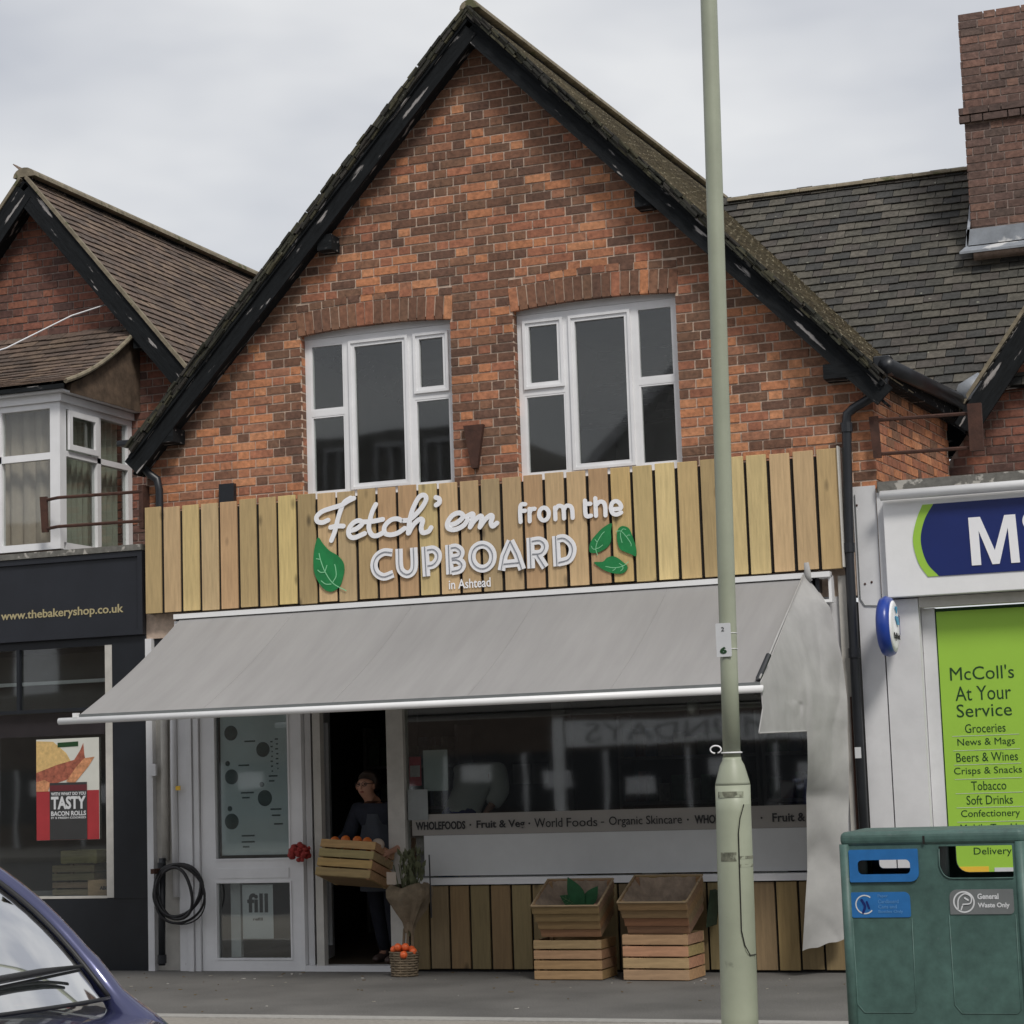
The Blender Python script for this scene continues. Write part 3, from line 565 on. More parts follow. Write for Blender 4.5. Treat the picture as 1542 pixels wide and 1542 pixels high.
# ---- awning ----
A=thing('shop_awning',(3.1,-.2,2.9),'wide grey canvas awning with white front bar above the shopfront','awning')
AX0,AX1=.43,5.71; AT=(-.17,2.885); AB=(-1.72,2.065)
mb=MB(); nx,ny=40,12; vs=[];fs=[]
for j in range(ny+1):
    t=j/ny
    for i2 in range(nx+1):
        s_=i2/nx; x=AX0+(AX1-AX0)*s_; y=AT[0]+(AB[0]-AT[0])*t; z=AT[1]+(AB[1]-AT[1])*t-.035*math.sin(math.pi*t)-.006*math.sin(math.pi*t)*math.cos(s_*31); vs.append((x,y,z))
for j in range(ny):
    for i2 in range(nx): a=j*(nx+1)+i2; fs.append((a,a+1,a+nx+2,a+nx+1))
mb.add(vs,fs); mb.build('canvas',m_awn,A,smooth=True)
for k in range(1,5):
    xs_=AX0+(AX1-AX0)*k/5
    MB().tube([(xs_,AT[0]+(AB[0]-AT[0])*t,AT[1]+(AB[1]-AT[1])*t-.035*math.sin(math.pi*t)-.006*math.sin(math.pi*t)*math.cos(k/5*31)+.0005) for t in [q_/12 for q_ in range(13)]],.0028,5).build('seam',m_awn,A)
MB().tube([(AX0-.15,-1.75,2.028),(AX1+.03,-1.75,2.028)],.026,12).build('front_bar',m_metalw,A,smooth=True)
MB().box(AX0-.02,AX1+.01,-1.742,-1.722,2.052,2.075).build('fabric_channel',m_greypl,A)
MB().box(AX0-.02,AX0+.02,-1.77,-1.73,2.05,2.085).build('end_cap',m_metalw,A)
MB().box(AX0-.05,AX1+.19,-.20,-.13,2.885,2.925).build('top_rail',m_metalw,A)
MB().box(AX0-.05,AX1+.1,-.16,-.06,2.78,2.884).build('roller',m_shopblk,A)
mb=MB(); bars(mb,5.76,5.90,2.70,2.90,.022,-.16,-.06); mb.build('end_bracket',m_metalw,A)
mb=MB(); mb.box(AX0-.06,AX0+.0,-.17,-.03,2.66,2.87); mb.build('end_bracket',m_metalw,A)
for xa,xm in ((.9,2.0),(5.1,4.1)):
    MB().tube([(xa,-.15,2.72),(xm,-.85,2.30),(xa+.1,-1.70,2.03)],.022,8).build('folding_arm',m_metalw,A)
MB().tube([(5.63,-1.45,2.02),(5.70,-1.70,2.10),(5.74,-1.55,2.26)],.02,8).build('arm_joint',m_shopblk,A)
# drape
mb=MB(); 
def grid(rows,nu,wr=.012,seed=0):
    vs=[];fs=[];nr=len(rows)
    for j,(Lp,Mp,Rp) in enumerate(rows):
        Lp,Mp,Rp=Vector(Lp),Vector(Mp),Vector(Rp)
        for i in range(nu+1):
            t=i/nu; q=Lp*(1-t)**2+Mp*2*t*(1-t)+Rp*t*t; w_=noise.noise(Vector((q.x*9,q.y*4.5,q.z*3.2+seed)))*wr+noise.noise(Vector((q.x*20,q.y*14,q.z*9+seed)))*wr*.45-abs(noise.noise(Vector((q.y*4+q.x*5+q.z*1.6,q.x*3,seed))))*wr*3.2-abs(noise.noise(Vector((q.x*6-q.y*5,q.z*2.3,seed+9))))*wr*1.8
            vs.append(q+Vector((w_,-w_*.6,0)))
    for j in range(nr-1):
        for i in range(nu): a=j*(nu+1)+i; fs.append((a,a+1,a+nu+2,a+nu+1))
    return vs,fs
def interp(keys,n):
    out=[]
    for a,b in zip(keys[:-1],keys[1:]):
        for k in range(n): t=k/n; out.append(tuple(Vector(p)*(1-t)+Vector(q)*t for p,q in zip(a,b)))
    out.append(tuple(Vector(p) for p in keys[-1])); return out
up=[((5.715,-.22,2.90),(5.73,-.18,2.88),(5.76,-.16,2.86)),((5.71,-.50,2.74),(5.84,-.25,2.72),(5.88,-.15,2.66)),((5.71,-1.10,2.40),(5.84,-.30,2.35),(5.95,-.15,2.28)),((5.72,-1.73,2.07),(5.82,-.40,2.03),(5.975,-.17,1.98)),((5.73,-1.74,1.90),(5.82,-.40,1.86),(5.97,-.17,1.82)),((5.72,-1.84,1.735),(5.82,-.35,1.76),(5.965,-.17,1.76))]
rows=interp(up,12); nu=60; lowk=[((5.80,-.74),(5.965,-.17),1.76),((5.715,-.52),(5.95,-.16),1.3),((5.67,-.42),(5.90,-.15),.75),((5.585,-.32),(5.85,-.14),.19)]
def fold(q,t):
    f1=math.sin(q.x*17-q.y*5.5+1.2*noise.noise(Vector((q.y*1.3,q.z*1.1,2)))*3)*.026+noise.noise(Vector((q.x*4-q.y*3,q.z*1.3,7)))*.13+abs(noise.noise(Vector((q.x*8-q.y*6+q.z*1.2,q.z*.8,3))))*.05+(noise.noise(Vector((q.y*11,q.z*9,4)))*.05 if (q.z<1.95 and q.y<-.9) else 0)+noise.noise(Vector((q.x*9,q.y*7,q.z*6)))*.010
    k=min(1,.15+1.5*t)*min(1,max(.25,(2.95-q.z)*1.6)); return q+Vector((f1*k*.22,-f1*1.1*k,0))
vs=[];fs=[]; nr=len(rows)
for Lp,Mp,Rp in rows:
    for i in range(nu+1): t=i/nu; q=Lp*(1-t)**2+Mp*2*t*(1-t)+Rp*t*t; vs.append(fold(q,t))
for j in range(nr-1):
    for i in range(nu): a=j*(nu+1)+i; fs.append((a,a+1,a+nu+2,a+nu+1))
K0=25; NU2=nu-K0; base_=(nr-1)*(nu+1)+K0; prev=[base_+i for i in range(NU2+1)]; ref=[Vector(vs[p_]) for p_ in prev]; tot_=48
for j in range(1,tot_+1):
    z=1.76-(1.76-.19)*j/tot_; 
    for a_,b_ in zip(lowk[:-1],lowk[1:]):
        if a_[2]>=z>=b_[2]-1e-6: t=(a_[2]-z)/(a_[2]-b_[2]); Lx=Vector(a_[0]).lerp(Vector(b_[0]),t); Rx=Vector(a_[1]).lerp(Vector(b_[1]),t)
    cur_=[]; w_=min(1,j/14)
    for i in range(NU2+1):
        t=i/NU2; q=Vector((Lx.x+(Rx.x-Lx.x)*t,Lx.y+(Rx.y-Lx.y)*t**.7,z+.06*t*(j/tot_)**6+.005*math.sin(i*.37)*(j/tot_)**8)); q=fold(q,.5+t/2)
        r_=ref[i]+Vector((0,0,z-1.76)); q=r_.lerp(q,w_); vs.append(q); cur_.append(len(vs)-1)
    for i in range(NU2): fs.append((prev[i],prev[i+1],cur_[i+1],cur_[i]))
    prev=cur_
mb.add(vs,fs)
mb.tube([(5.712,-.24,2.905),(5.705,-1.10,2.43),(5.715,-1.73,2.10)],.007,6); mb.tube([(5.73,-.2,3.0),(5.735,-.19,2.9),(5.75,-.18,2.86)],[.02,.03,.02],6)
mb.tube([up_e[0]-Vector((0,.004,0)) for up_e in rows],.0055,5); mb.tube([Vector((q[0],q[1]-.003,q[2])) for q in [vs[(nr-1)*(nu+1)+i] for i in range(K0+1)]],.006,5)
tag(mb.build('crumpled_side_drape',m_drape,smooth=True),'crumpled grey canvas sheet hanging down the right end of the awning','drape')
# ---- pipes ----
def pipe(name,P,r,lab,m=m_gutter,cat='pipe',collars=()):
    mb=MB().tube(P,r,12)
    t=thing(name,P[-1],lab,cat); mb.build('pipe',m,t,smooth=True)
    for c in collars: c=Vector(c); MB().tube([c-Vector((0,0,.035)),c+Vector((0,0,.035))],r*1.25,12).build('collar',m,t)
    return t
dp=pipe('downpipe',[(6.36,-.10,4.38),(6.36,-.10,4.30),(6.30,-.09,4.225),(6.12,-.08,4.14),(6.07,-.08,4.10),(6.06,-.08,4.03),(6.028,-.08,3.0),(6.025,-.08,2.0),(6.03,-.08,.0)],.036,'long black downpipe on the white strip right of the timber sign',collars=((6.06,-.08,4.0),(6.026,-.08,2.32),(6.03,-.08,.6),(6.028,-.08,3.1)),cat='downpipe')
mb=MB(); mb.box(6.30,6.43,-.17,-.04,4.36,4.50); mb.build('hopper',m_gutter,dp,bevel=.01); B('pipe_label',(6.0,6.045,-.121,-.117,1.55,1.63),m_paper,dp)
pipe('conduit',[(5.985,-.06,2.0),(5.98,-.06,1.2),(5.985,-.06,.0)],.012,'thin rusty brown conduit beside the long black downpipe',m_rust,'conduit')
pl=pipe('downpipe',[(-.02,-.12,4.40),(-.02,-.12,4.30),(.03,-.10,4.22),(.10,-.08,4.14),(.17,-.08,4.09),(.185,-.07,4.0),(.185,-.07,3.7),(.185,.01,3.0)],.034,'short black downpipe under the left foot of the gable',cat='downpipe')
MB().box(-.14,.07,-.22,-.05,4.385,4.43).build('hopper',m_gutter,pl,bevel=.008)
t=thing('gutter',(6.45,1.0,4.4),'black eaves gutter running back along the flank of the brick shop','gutter')
MB().tube([(6.40,-.20,4.42),(6.50,1.0,4.46),(6.62,2.35,4.50)],.06,12).build('channel',m_gutter,t,smooth=True); MB().prism([(6.26,-.15,4.34),(6.36,-.15,4.34),(6.36,-.15,4.46),(6.26,-.15,4.46)],(.2,2.4,.0)).build('fascia_board',m_black,t)
pipe('waste_pipe',[(.16,-.05,.92),(.155,-.06,.5),(.15,-.06,.05)],.03,'black pipe foot at the base of the white strips left of the door',collars=((.152,-.06,.1),(.158,-.06,.85)))
pipe('conduit',[(.165,-.0,2.7),(.16,-.0,.9)],.032,'dull grey pipe between the white strips left of the door',m_cream,'conduit')
pipe('conduit',[(.275,-.03,2.7),(.265,-.03,1.6),(.275,-.03,.6)],.028,'white pipe against the pilaster left of the door',m_wpaint,'conduit')
B('junction_box',(.05,.11,-.06,-.031,1.60,1.70),m_wpaint,T); tag(B('yellow_sticker',(.30,.345,-.062,-.058,1.475,1.51),m_yel),'small yellow and white sticker on the pilaster left of the door','sticker')
# hose
def rings(c,rx,rz,n,y,ph=0,tw=.02):
    return [(c[0]+rx*math.cos(a)+tw*math.sin(2*a+ph),y+.03*math.sin(a+ph),c[1]+rz*math.sin(a)) for a in [2*math.pi*k/40 for k in range(40)]]
t=thing('coiled_hose',(.36,-.1,.38),'coiled black cable hung on the pipe beside the white pilaster','cable')
for k,(cx,cz,rx,rz,r) in enumerate(((.345,.65,.20,.22,.013),(.335,.66,.21,.21,.013),(.35,.63,.215,.235,.011),(.375,.63,.225,.245,.006),(.33,.64,.19,.21,.014))): MB().tube(rings((cx,cz),rx,rz,40,-.11-.012*k,k),r,6,closed=True).build('coil',m_rubber,t,smooth=True)
B('cable_hook',(.135,.17,-.20,-.06,.80,.84),m_rust,t)
# ================= LEFT BUILDING =================
LB=thing('bakery_building',(-1.4,0,0),'dark fronted bakery with a steep tiled gable and white bay window','building')
lx=-1.84; zl=lambda x:7.34-1.18*abs(x-lx)
def lkeep(z):
    h=(7.34-.26-z)/1.18; a,b=max(-3.2,lx-h),min(.02,lx+h); 
    return [(a,b)] if b>a else []
w=Wall((0,1.2,0),(1,0,0),(0,-1,0),PALR); w.run(3.55,7.1,lkeep,lambda x,z:.3); w.commit(LB,150)
MB().prism([(-3.6,1.204,3.4),(.05,1.204,3.4),(.05,1.204,4.9),(lx,1.204,7.14),(-3.6,1.204,5.1)],(0,.2,0)).build('wall',m_mortar_d,LB)
for sgn in (1,-1):
    v=Vector((-sgn,0,1.18)).normalized(); n=Vector((sgn*1.18,0,1)).normalized(); hw=2.25
    e=Vector((lx+sgn*hw,.97,7.34-1.18*hw))-n*.045; Ls=hw/ v.x*-sgn+.02
    P=[e,e+Vector((0,5.2,0)),e+Vector((0,5.2,0))+v*Ls,e+v*Ls]; rf=MB().prism([p-n*.03 for p in P],n*.03).build('roof',m_black,LB)
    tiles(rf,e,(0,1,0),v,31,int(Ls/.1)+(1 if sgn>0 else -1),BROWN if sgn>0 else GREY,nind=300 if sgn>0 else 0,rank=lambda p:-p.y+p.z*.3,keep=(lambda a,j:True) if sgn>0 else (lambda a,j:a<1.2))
for i in range(16):
    y=.95+i*.33; MB().prism([(lx+.12*math.cos(t),y,7.275+.09*math.sin(t)) for t in [math.pi*k/8 for k in range(9)]],(0,.325,0)).build('ridge_tile',m_ridge,LB)
for sgn in (1,-1):
    Ls=3.5; ang=math.atan(1.18); v=Vector((sgn,0,-1.18)).normalized(); mid=Vector((lx,.96,7.34-.21))+v*(Ls/2)
    o=MB().box(-Ls/2,Ls/2,-.015,.015,-.10,.10).build('bargeboard',m_black,LB,local=True); o.location=mid+Vector((0,.003*sgn,0))-WL[LB.name]; o.rotation_euler=(0,sgn*ang,0)
    s=MB().box(-Ls/2,Ls/2,-.11,.11,-.01,.01).build('soffit',m_black,LB,local=True); s.location=mid+Vector((0,.13,-.03))-WL[LB.name]; s.rotation_euler=(0,sgn*ang,0)
    mo=MB().box(-Ls/2,Ls/2,-.02,.02,-.015,.015).build('verge_mortar',m_ridge,LB,local=True); mo.location=Vector((lx,.945,7.30))+v*(Ls/2+.05)-WL[LB.name]; mo.rotation_euler=(0,sgn*ang,0)
B('purlin_end',(-.68,-.55,.97,1.19,5.50,5.66),m_black,LB)
# bay window
bay=MB(); X1=-.84; X0=-2.9; 
bay.box(X0,X1,.0,.06,3.58,3.64); bay.box(X0,X1-.10,.0,.06,4.82,4.87); bay.box(X1-.10,X1,.0,.10,3.64,4.87); bay.box(X0,X1-.10,.0,.06,4.37,4.43); bay.box(-1.5,-1.44,.0,.06,3.64,4.82); bay.box(-2.4,-2.34,.0,.06,3.64,4.82)
bay.box(X1-.06,X1,.10,1.2,3.58,3.64); bay.box(X1-.06,X1,.10,1.2,4.82,4.87); bay.box(X1-.06,X1,.10,1.12,4.40,4.45); bay.box(X1-.06,X1,.60,.66,3.64,4.82); bay.box(X1-.06,X1,1.12,1.19,3.64,4.82)
bay.box(X0,X1+.03,-.03,.0,4.872,4.94); bay.box(X1-.02,X1+.03,.0,1.19,4.872,4.935)
bw=bay.build('bay_window',m_white,LB)
mb=MB(); 
for (a,b,c,d) in ((.12,.59,4.46,4.81),):
    mb.box(X1+.001,X1+.025,a,b,c,c+.05);mb.box(X1+.001,X1+.025,a,b,d-.05,d);mb.box(X1+.001,X1+.025,a,a+.05,c+.05,d-.05);mb.box(X1+.001,X1+.025,b-.05,b,c+.05,d-.05)
mb.build('casement',m_white,bw)
MB().box(X0,X1-.1,.03,.036,3.64,4.82).build('pane',m_gl,bw); MB().box(X1-.036,X1-.03,.1,1.12,3.64,4.82).build('pane',m_gl,bw)
def curtain(P0,P1,z0,z1,amp,n,m,par):
    P0,P1=Vector(P0),Vector(P1); dd=(P1-P0); nn=Vector((-dd.y,dd.x,0)).normalized(); vs=[];fs=[];k=n*8
    for i in range(k+1):
        t=i/k; q=P0+dd*t+nn*amp*(math.sin(t*n*2*math.pi)+.4*math.sin(t*n*4.3*math.pi)); vs+=[(q.x,q.y,z0),(q.x,q.y,z1)]
    for i in range(k): fs.append((2*i,2*i+2,2*i+3,2*i+1))
    MB().add(vs,fs).build('curtain',m,par,smooth=True)
curtain((X0,.16,0),(-.97,.16,0),3.60,4.85,.02,14,m_curtain,bw); curtain((X1-.14,.18,0),(X1-.14,1.15,0),3.60,4.85,.02,10,m_net,bw)
B('bay_room',(X0,-1.05,1.25,1.3,3.5,4.9),m_inside2,LB)
# skirt roof above the bay
def cz(y): t=(y+.12)/1.32; return 5.02+.78*(.55*t+.45*t*t)
mb=MB(); ys=[-.12+1.32*k/8 for k in range(9)]
vs=[];fs=[]
for y in ys: vs+=[(-3.0,y,cz(y)-.03),(-.72,y,cz(y)-.03)]
for k in range(8): fs.append((2*k,2*k+1,2*k+3,2*k+2))
sk=MB().add(vs,fs).build('bay_roof',m_black,LB)
tot=1.55
def cur(s_): y=-.12+s_/tot*1.32; return Vector((-3.0,y,cz(y)))
tiles(sk,(-3.0,-.12,5.0),(1,0,0),(0,.86,.5),14,15,BROWN,nind=80,curve=cur)
MB().tube([(-.70,y,cz(y)+.0) for y in ys],.022,8).build('verge_mortar',m_ridge,LB)
MB().prism([(-.745,0.02,4.945),(-.745,1.19,4.945),(-.745,1.19,5.72)]+[(-.745,y,cz(y)-.05) for y in ys[::-1] if y>.0],(-.05,0,0)).build('bay_cheek',M('stained_brown_render',(.11,.075,.05),.95,.4,8,.5,big=.3,bigsc=2),LB)
B('bay_soffit',(-3.0,-.75,-.1,1.19,4.942,4.96),m_wpaint,LB); B('bay_gutter',(-3.0,-.72,-.13,-.11,4.96,5.0),m_black,LB)
# flat ledge + fascia
B('ledge',(-3.2,-.0,-.07,1.2,3.505,3.555),m_ledge,LB)
mb=MB(); mb.box(-3.2,-.0,-.03,.2,2.79,3.50); bars(mb,-3.2,-.002,2.79,3.50,.045,-.055,-.03); mb.build('fascia',m_fascia,LB)
text('fascia_lettering','www.thebakeryshop.co.uk',-1.425,-.20,2.965,3.06,-.031,m_gold,LB,ext=.004,bold=.015)
# shopfront
mb=MB(); mb.box(-3.2,-.0,.0,.2,.0,.595); mb.box(-.33,-.0,-.01,.2,.595,2.79); mb.box(-3.2,-.33,.0,.08,2.72,2.79); mb.build('shopfront_panel',m_shopblk,LB)
B('window_frame',(-.40,-.332,-.01,.06,.60,2.72),m_cream,LB); B('window_sill',(-3.2,-.40,-.005,.05,.596,.615),m_cream,LB)
MB().box(-3.2,-.40,.02,.026,.615,2.72).build('pane',m_glshop,LB)
mb=MB(); mb.box(-1.285,-1.255,-.01,.03,2.19,2.72); mb.box(-3.2,-.40,-.015,.02,2.17,2.20); mb.build('mullion',m_shopblk,LB)
B('inner_fascia_band',(-3.2,-.40,.05,.10,1.97,2.16),M('dull_purple_band',(.05,.035,.045),.7,.2,5),LB); B('light_rail',(-3.2,-.42,.35,.40,2.43,2.46),m_metalw,LB); B('dim_panel',(-3.2,-.42,.45,.47,2.2,2.7),m_inside2,LB)
B('shop_back_wall',(-3.2,-.0,2.5,2.55,0,2.75),m_inside,LB); B('window_bed',(-3.2,-.40,.1,1.1,.5,.6),m_inside2,LB); B('partition',(-.0,.04,.2,2.5,0,2.75),m_inside,LB); B('shop_ceiling',(-3.2,0,.2,2.5,2.75,2.79),m_inside,LB)
# poster
PT=thing('bacon_poster',(-.79,.01,1.1),'tall food poster with white TASTY lettering on black and dark red','poster')
B('sheet',(-1.10,-.478,.008,.012,1.087,1.943),M('poster_pale_print',(.62,.62,.56),.5,.05),PT)
yq=.0065
def fp(name,pts,m,y,d=.001): mb=MB(); plate(mb,pts,y,d); mb.build(name,m,PT)
fp('red_panel',[(-1.099,1.088),(-.479,1.088),(-.479,1.50),(-1.099,1.50)],M('poster_red',(.35,.03,.035),.5,.1),yq)
fp('bun_print',[(-1.099,1.93),(-.93,1.92),(-.80,1.82),(-.75,1.74),(-1.099,1.66)],M('bun_print',(.62,.42,.17),.5,.2,30),yq)
m_bac=M('bacon_print',(.33,.10,.06),.5,.5,25); m_bac2=M('bacon_print_pale',(.55,.25,.12),.5,.4,25)
fp('bacon_print',[(-1.099,1.52),(-1.099,1.66),(-.9,1.72),(-.72,1.76),(-.66,1.84),(-.63,1.90),(-.62,1.80),(-.60,1.72),(-.70,1.62),(-.85,1.58)],m_bac,yq-.0012)
fp('bacon_print',[(-.80,1.58),(-.70,1.70),(-.62,1.77),(-.52,1.78),(-.58,1.70),(-.66,1.62),(-.72,1.56)],m_bac2,yq-.0024)
fp('bacon_print',[(-1.099,1.50),(-.98,1.50),(-.96,1.57),(-1.02,1.60),(-1.099,1.58)],m_bac2,yq-.0024)
fp('black_panel',[(-.965,1.09),(-.595,1.09),(-.595,1.57),(-.965,1.57)],M('poster_charcoal',(.035,.035,.035),.5,.1),yq-.0036)
fp('maroon_bar',[(-.965,1.50),(-.595,1.50),(-.595,1.55),(-.965,1.55)],M('poster_maroon',(.12,.02,.025),.5,.1),yq-.0046)
fp('grey_tag',[(-.885,1.87),(-.68,1.875),(-.68,1.915),(-.885,1.91)],m_dkgreen,yq-.0012)
text('poster_lettering','TASTY',-.95,-.605,1.345,1.455,yq-.0046,m_paper,PT,ext=.001,bold=.04); text('poster_lettering','BACON ROLLS',-.95,-.605,1.29,1.33,yq-.0046,m_paper,PT,ext=.001,bold=.03); text('poster_lettering','WITH WHAT DO YOU',-.95,-.605,1.462,1.49,yq-.0046,m_paper,PT,ext=.001,bold=.03); text('poster_lettering','IT S FRESH COOKED',-.95,-.605,1.265,1.282,yq-.0046,m_paper,PT,ext=.001,bold=.02)
# rails
def rail(name,P0,P1,P2,z0,z1,lab,post=None):
    mb=MB()
    for z in (z0,z1): mb.tube([Vector(q)+Vector((0,0,z)) for q in (P0,P1,P2) if q],.014,6)
    o=thing(name,P1 or P0,lab,'railing'); mb.build('rail_bar',m_rust,o)
    MB().prism([(post[0]-.03,post[1],z0-.03),(post[0]+.03,post[1],z0-.03),(post[0]+.02,post[1],z1+.03),(post[0]-.05,post[1],z1+.03)],(0,.02,0)).build('upright',m_rust,o); return o
rail('guard_rail',(-.92,-.10,0),(-.745,-.18,0),(.04,-.10,0),3.745,3.995,'rusty two bar rail above the dark bakery fascia',post=(-.92,-.12))
B('wall_plate',(.01,.05,-.11,-.0,3.68,4.05),m_rust,bpy.data.objects['guard_rail'])
o=rail('guard_rail',(6.28,-.08,0),None,(7.0,.0,0),3.78,4.035,'rusty two bar frame above the white convenience store fascia',post=(6.28,-.09)); mb=MB().box(6.95,7.05,-.05,.0,3.75,4.10); mb.build('wall_plate',m_rust,o)
# crates in bakery window
def crate(name,loc,w,d,h,ns,col,lab,cat='crate',group=None,rot=(0,0,0),taper=0,dense=False,mat=None,gap=.012):
    t=thing(name,loc,lab,cat,group,rot); mat=mat or m_crate; hs=h/ns; g=gap; th=.012; pal=lambda: tuple(c*rnd.uniform(.85,1.12) for c in col)
    for k in range(ns):
        z0,z1=k*hs+g/2,(k+1)*hs-g/2; e=taper*(k+.5)/ns
        for y_ in (-d/2-e,d/2-th+e): MB().box(-w/2-e,w/2+e,y_,y_+th,z0,z1,pal()).build('slat',mat,t,local=True,bevel=.002,bseg=1)
        for x_ in (-w/2-e+.002,w/2-th+e-.002): MB().box(x_,x_+th,-d/2+th-e+.001,d/2-th+e-.001,z0,z1,tuple(c*.9 for c in pal())).build('slat',mat,t,local=True)
    for sx in (-1,1):
        for sy in (-1,1):
            a=sx*(w/2-th-.014); b=sy*(d/2-th-.014); MB().prism([(a-.012,b-.012,.0),(a+.012,b-.012,.0),(a+.012,b+.012,.0),(a-.012,b+.012,.0)],(sx*taper*.8,sy*taper*.8,h-.005),pal()).build('corner_post',mat,t,local=True)
    for k in range(3): y_=-d/2+th+.004+(d-2*th)*k/3; MB().box(-w/2+th,w/2-th,y_,y_+(d-2*th)/3-.012,.004,.014,pal()).build('base_slat',mat,t,local=True)
    return t
CP=(.34,.22,.11); CG=(.20,.15,.09)
crate('display_crate',(-.93,.45,.6),.42,.3,.12,2,CG,'dull crate standing low in the bakery window, left of the cardboard box','crate','crates in the bakery window')
crate('display_crate',(-.93,.45,.725),.42,.3,.14,2,CG,'dull crate second from the bottom in the bakery window','crate','crates in the bakery window')
crate('display_crate',(-.88,.45,.87),.36,.28,.12,1,(.30,.24,.13),'pale crate topmost of the stack in the bakery window','crate','crates in the bakery window')
o=MB().box(-.72,-.43,.2,.4,.605,.735,(.34,.23,.14)).build('cardboard_box',m_crate,bevel=.004); tag(o,'small brown cardboard box with a dark mark at the corner of the bakery window','box'); text('box_print','ABEL',-.60,-.50,.655,.685,.199,m_print,o,bold=.03)
bpy.data.objects['box_print'].location=Vector(bpy.data.objects['box_print'].location)
# telephone wire
tag(MB().tube([(-1.0,.0+1.19,6.02),(-1.10,.6,5.78),(-1.25,-.2,5.35),(-1.9,-2.0,4.6),(-3,-5,4.2)],.007,5).build('telephone_wire',m_wpaint),'thin white wire drooping from the bakery gable','wire')

# ================= RIGHT BUILDING =================
RB=thing('convenience_store_building',(7.8,0,0),'white fronted convenience store under a dark tiled roof with a brick chimney','building')
WY=2.35
rx=8.95
def rkeep(z):
    h=(7.62-.25-z)/1.35; a,b=max(6.44,rx-h),min(9.6,rx+h); return [(a,b)] if b>a else []
w=Wall((0,WY,0),(1,0,0),(0,-1,0),PALR); w.run(3.55,7.0,rkeep,lambda x,z:.35); w.commit(RB,140)
MB().prism([(6.42,WY+.004,3.4),(10.5,WY+.004,3.4),(10.5,WY+.004,5.3),(rx,WY+.004,7.4),(6.42,WY+.004,4.0)],(0,.2,0)).build('wall',m_mortar_d,RB)
for sgn in (-1,1):
    hw=2.32; Ls=hw*math.hypot(1,1.35); v=Vector((-sgn,0,1.35)).normalized(); n=Vector((sgn*1.35,0,1)).normalized(); e=Vector((rx+sgn*hw,WY-.30,7.62-1.35*hw))-n*.045
    rf=MB().prism([p-n*.03 for p in (e,e+Vector((0,2.6,0)),e+Vector((0,2.6,0))+v*Ls,e+v*Ls)],n*.03).build('roof',m_black,RB)
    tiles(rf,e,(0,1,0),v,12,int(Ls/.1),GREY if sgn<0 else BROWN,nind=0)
    ang=math.atan(1.35); vd=Vector((sgn,0,-1.35)).normalized(); mid=Vector((rx,WY-.31,7.62-.25))+vd*(Ls/2)
    o=MB().box(-Ls/2,Ls/2,-.015,.015,-.10,.10).build('bargeboard',m_black,RB,local=True); o.location=mid-WL[RB.name]; o.rotation_euler=(0,sgn*ang,0)
    s=MB().box(-Ls/2,Ls/2,-.14,.14,-.01,.01).build('soffit',m_black,RB,local=True); s.location=mid+Vector((0,.16,-.03))-WL[RB.name]; s.rotation_euler=(0,sgn*ang,0)
    mo=MB().box(-Ls/2,Ls/2,-.02,.02,-.015,.015).build('verge_mortar',m_ridge,RB,local=True); mo.location=Vector((rx,WY-.33,7.59))+vd*(Ls/2)-WL[RB.name]; mo.rotation_euler=(0,sgn*ang,0)
# front-sloping cross roof
e=Vector((2.8,2.25,4.60)); v=Vector((0,1,1.15)).normalized(); n=Vector((0,-1.15,1)).normalized(); Ls=3.36
rf=MB().prism([p-n*.03 for p in (e,e+Vector((8,0,0)),e+Vector((8,0,0))+v*Ls,e+v*Ls)],n*.03).build('cross_roof',m_black,RB)
def ck(a,j):
    x=2.8+a; z=4.60+j*.755; 
    return z<zo(x)+.25 or x>5.0 or True if x>3.9 else False
tiles(rf,e,(1,0,0),v,48,29,GREY,keep=ck,nind=300,rank=lambda p:-abs(p.x-6.1)*1.0-abs(p.z-5.8)*.4,gauge=.117,lift=.016)
for i in range(18): MB().prism([(4.1+i*.37,e.y+v.y*Ls+.08*math.cos(t),e.z+v.z*Ls-.02+.05*math.sin(t)) for t in [math.pi*k/6 for k in range(7)]],(.365,0,0)).build('ridge_tile',m_ridge,RB)
MB().prism([e+v*Ls,e+v*Ls+Vector((8,0,0)),e+v*Ls+Vector((8,2.4,-2.4)),e+v*Ls+Vector((0,2.4,-2.4))],(0,0,-.05)).build('rear_roof',m_black,RB)
# lead valley
mb=MB().tube([(6.62,2.3,4.52),(6.66,2.05,4.56),(6.78,2.1,4.68)],[.07,.09,.05],8); mb.build('lead_valley',m_lead,RB,smooth=True)
# chimney : base front at y where roof z~6.25
cy=3.45; cxa,cxb=6.60,8.0
ch=MB().box(cxa+.004,cxb-.01,cy+.004,cy+.85,5.2,8.30).build('chimney',m_mortar_d,RB)
def cw(org,u,n_,Lw,nind):
    w=Wall(org,u,n_,PALC); w.run(6.26,8.28,lambda z:[(-.045 if 7.27<z<7.43 else (.0 if z<7.3 else .015),Lw+(.045 if 7.27<z<7.43 else 0))],lambda x,z:.25 if z<7.25 else .5); return w
w=cw((cxa,cy,0),(1,0,0),(0,-1,0),cxb-cxa,160); 
for k in range(len(w.b)):
    m_,ww,hh,ci,fu,rk=w.b[k]
    if 7.27<m_.translation.z<7.43: w.b[k]=(Matrix.Translation((0,-.04,0))@m_,ww,hh,7,fu,rk)
    elif m_.translation.z>9 and rnd.random()<.6: w.b[k]=(m_,ww,hh,rnd.choice((3,4,6,7)),fu,rk)
w.commit(ch,160)
w=cw((cxa,cy+.85,0),(0,-1,0),(-1,0,0),.85,0); w.commit(ch,0)
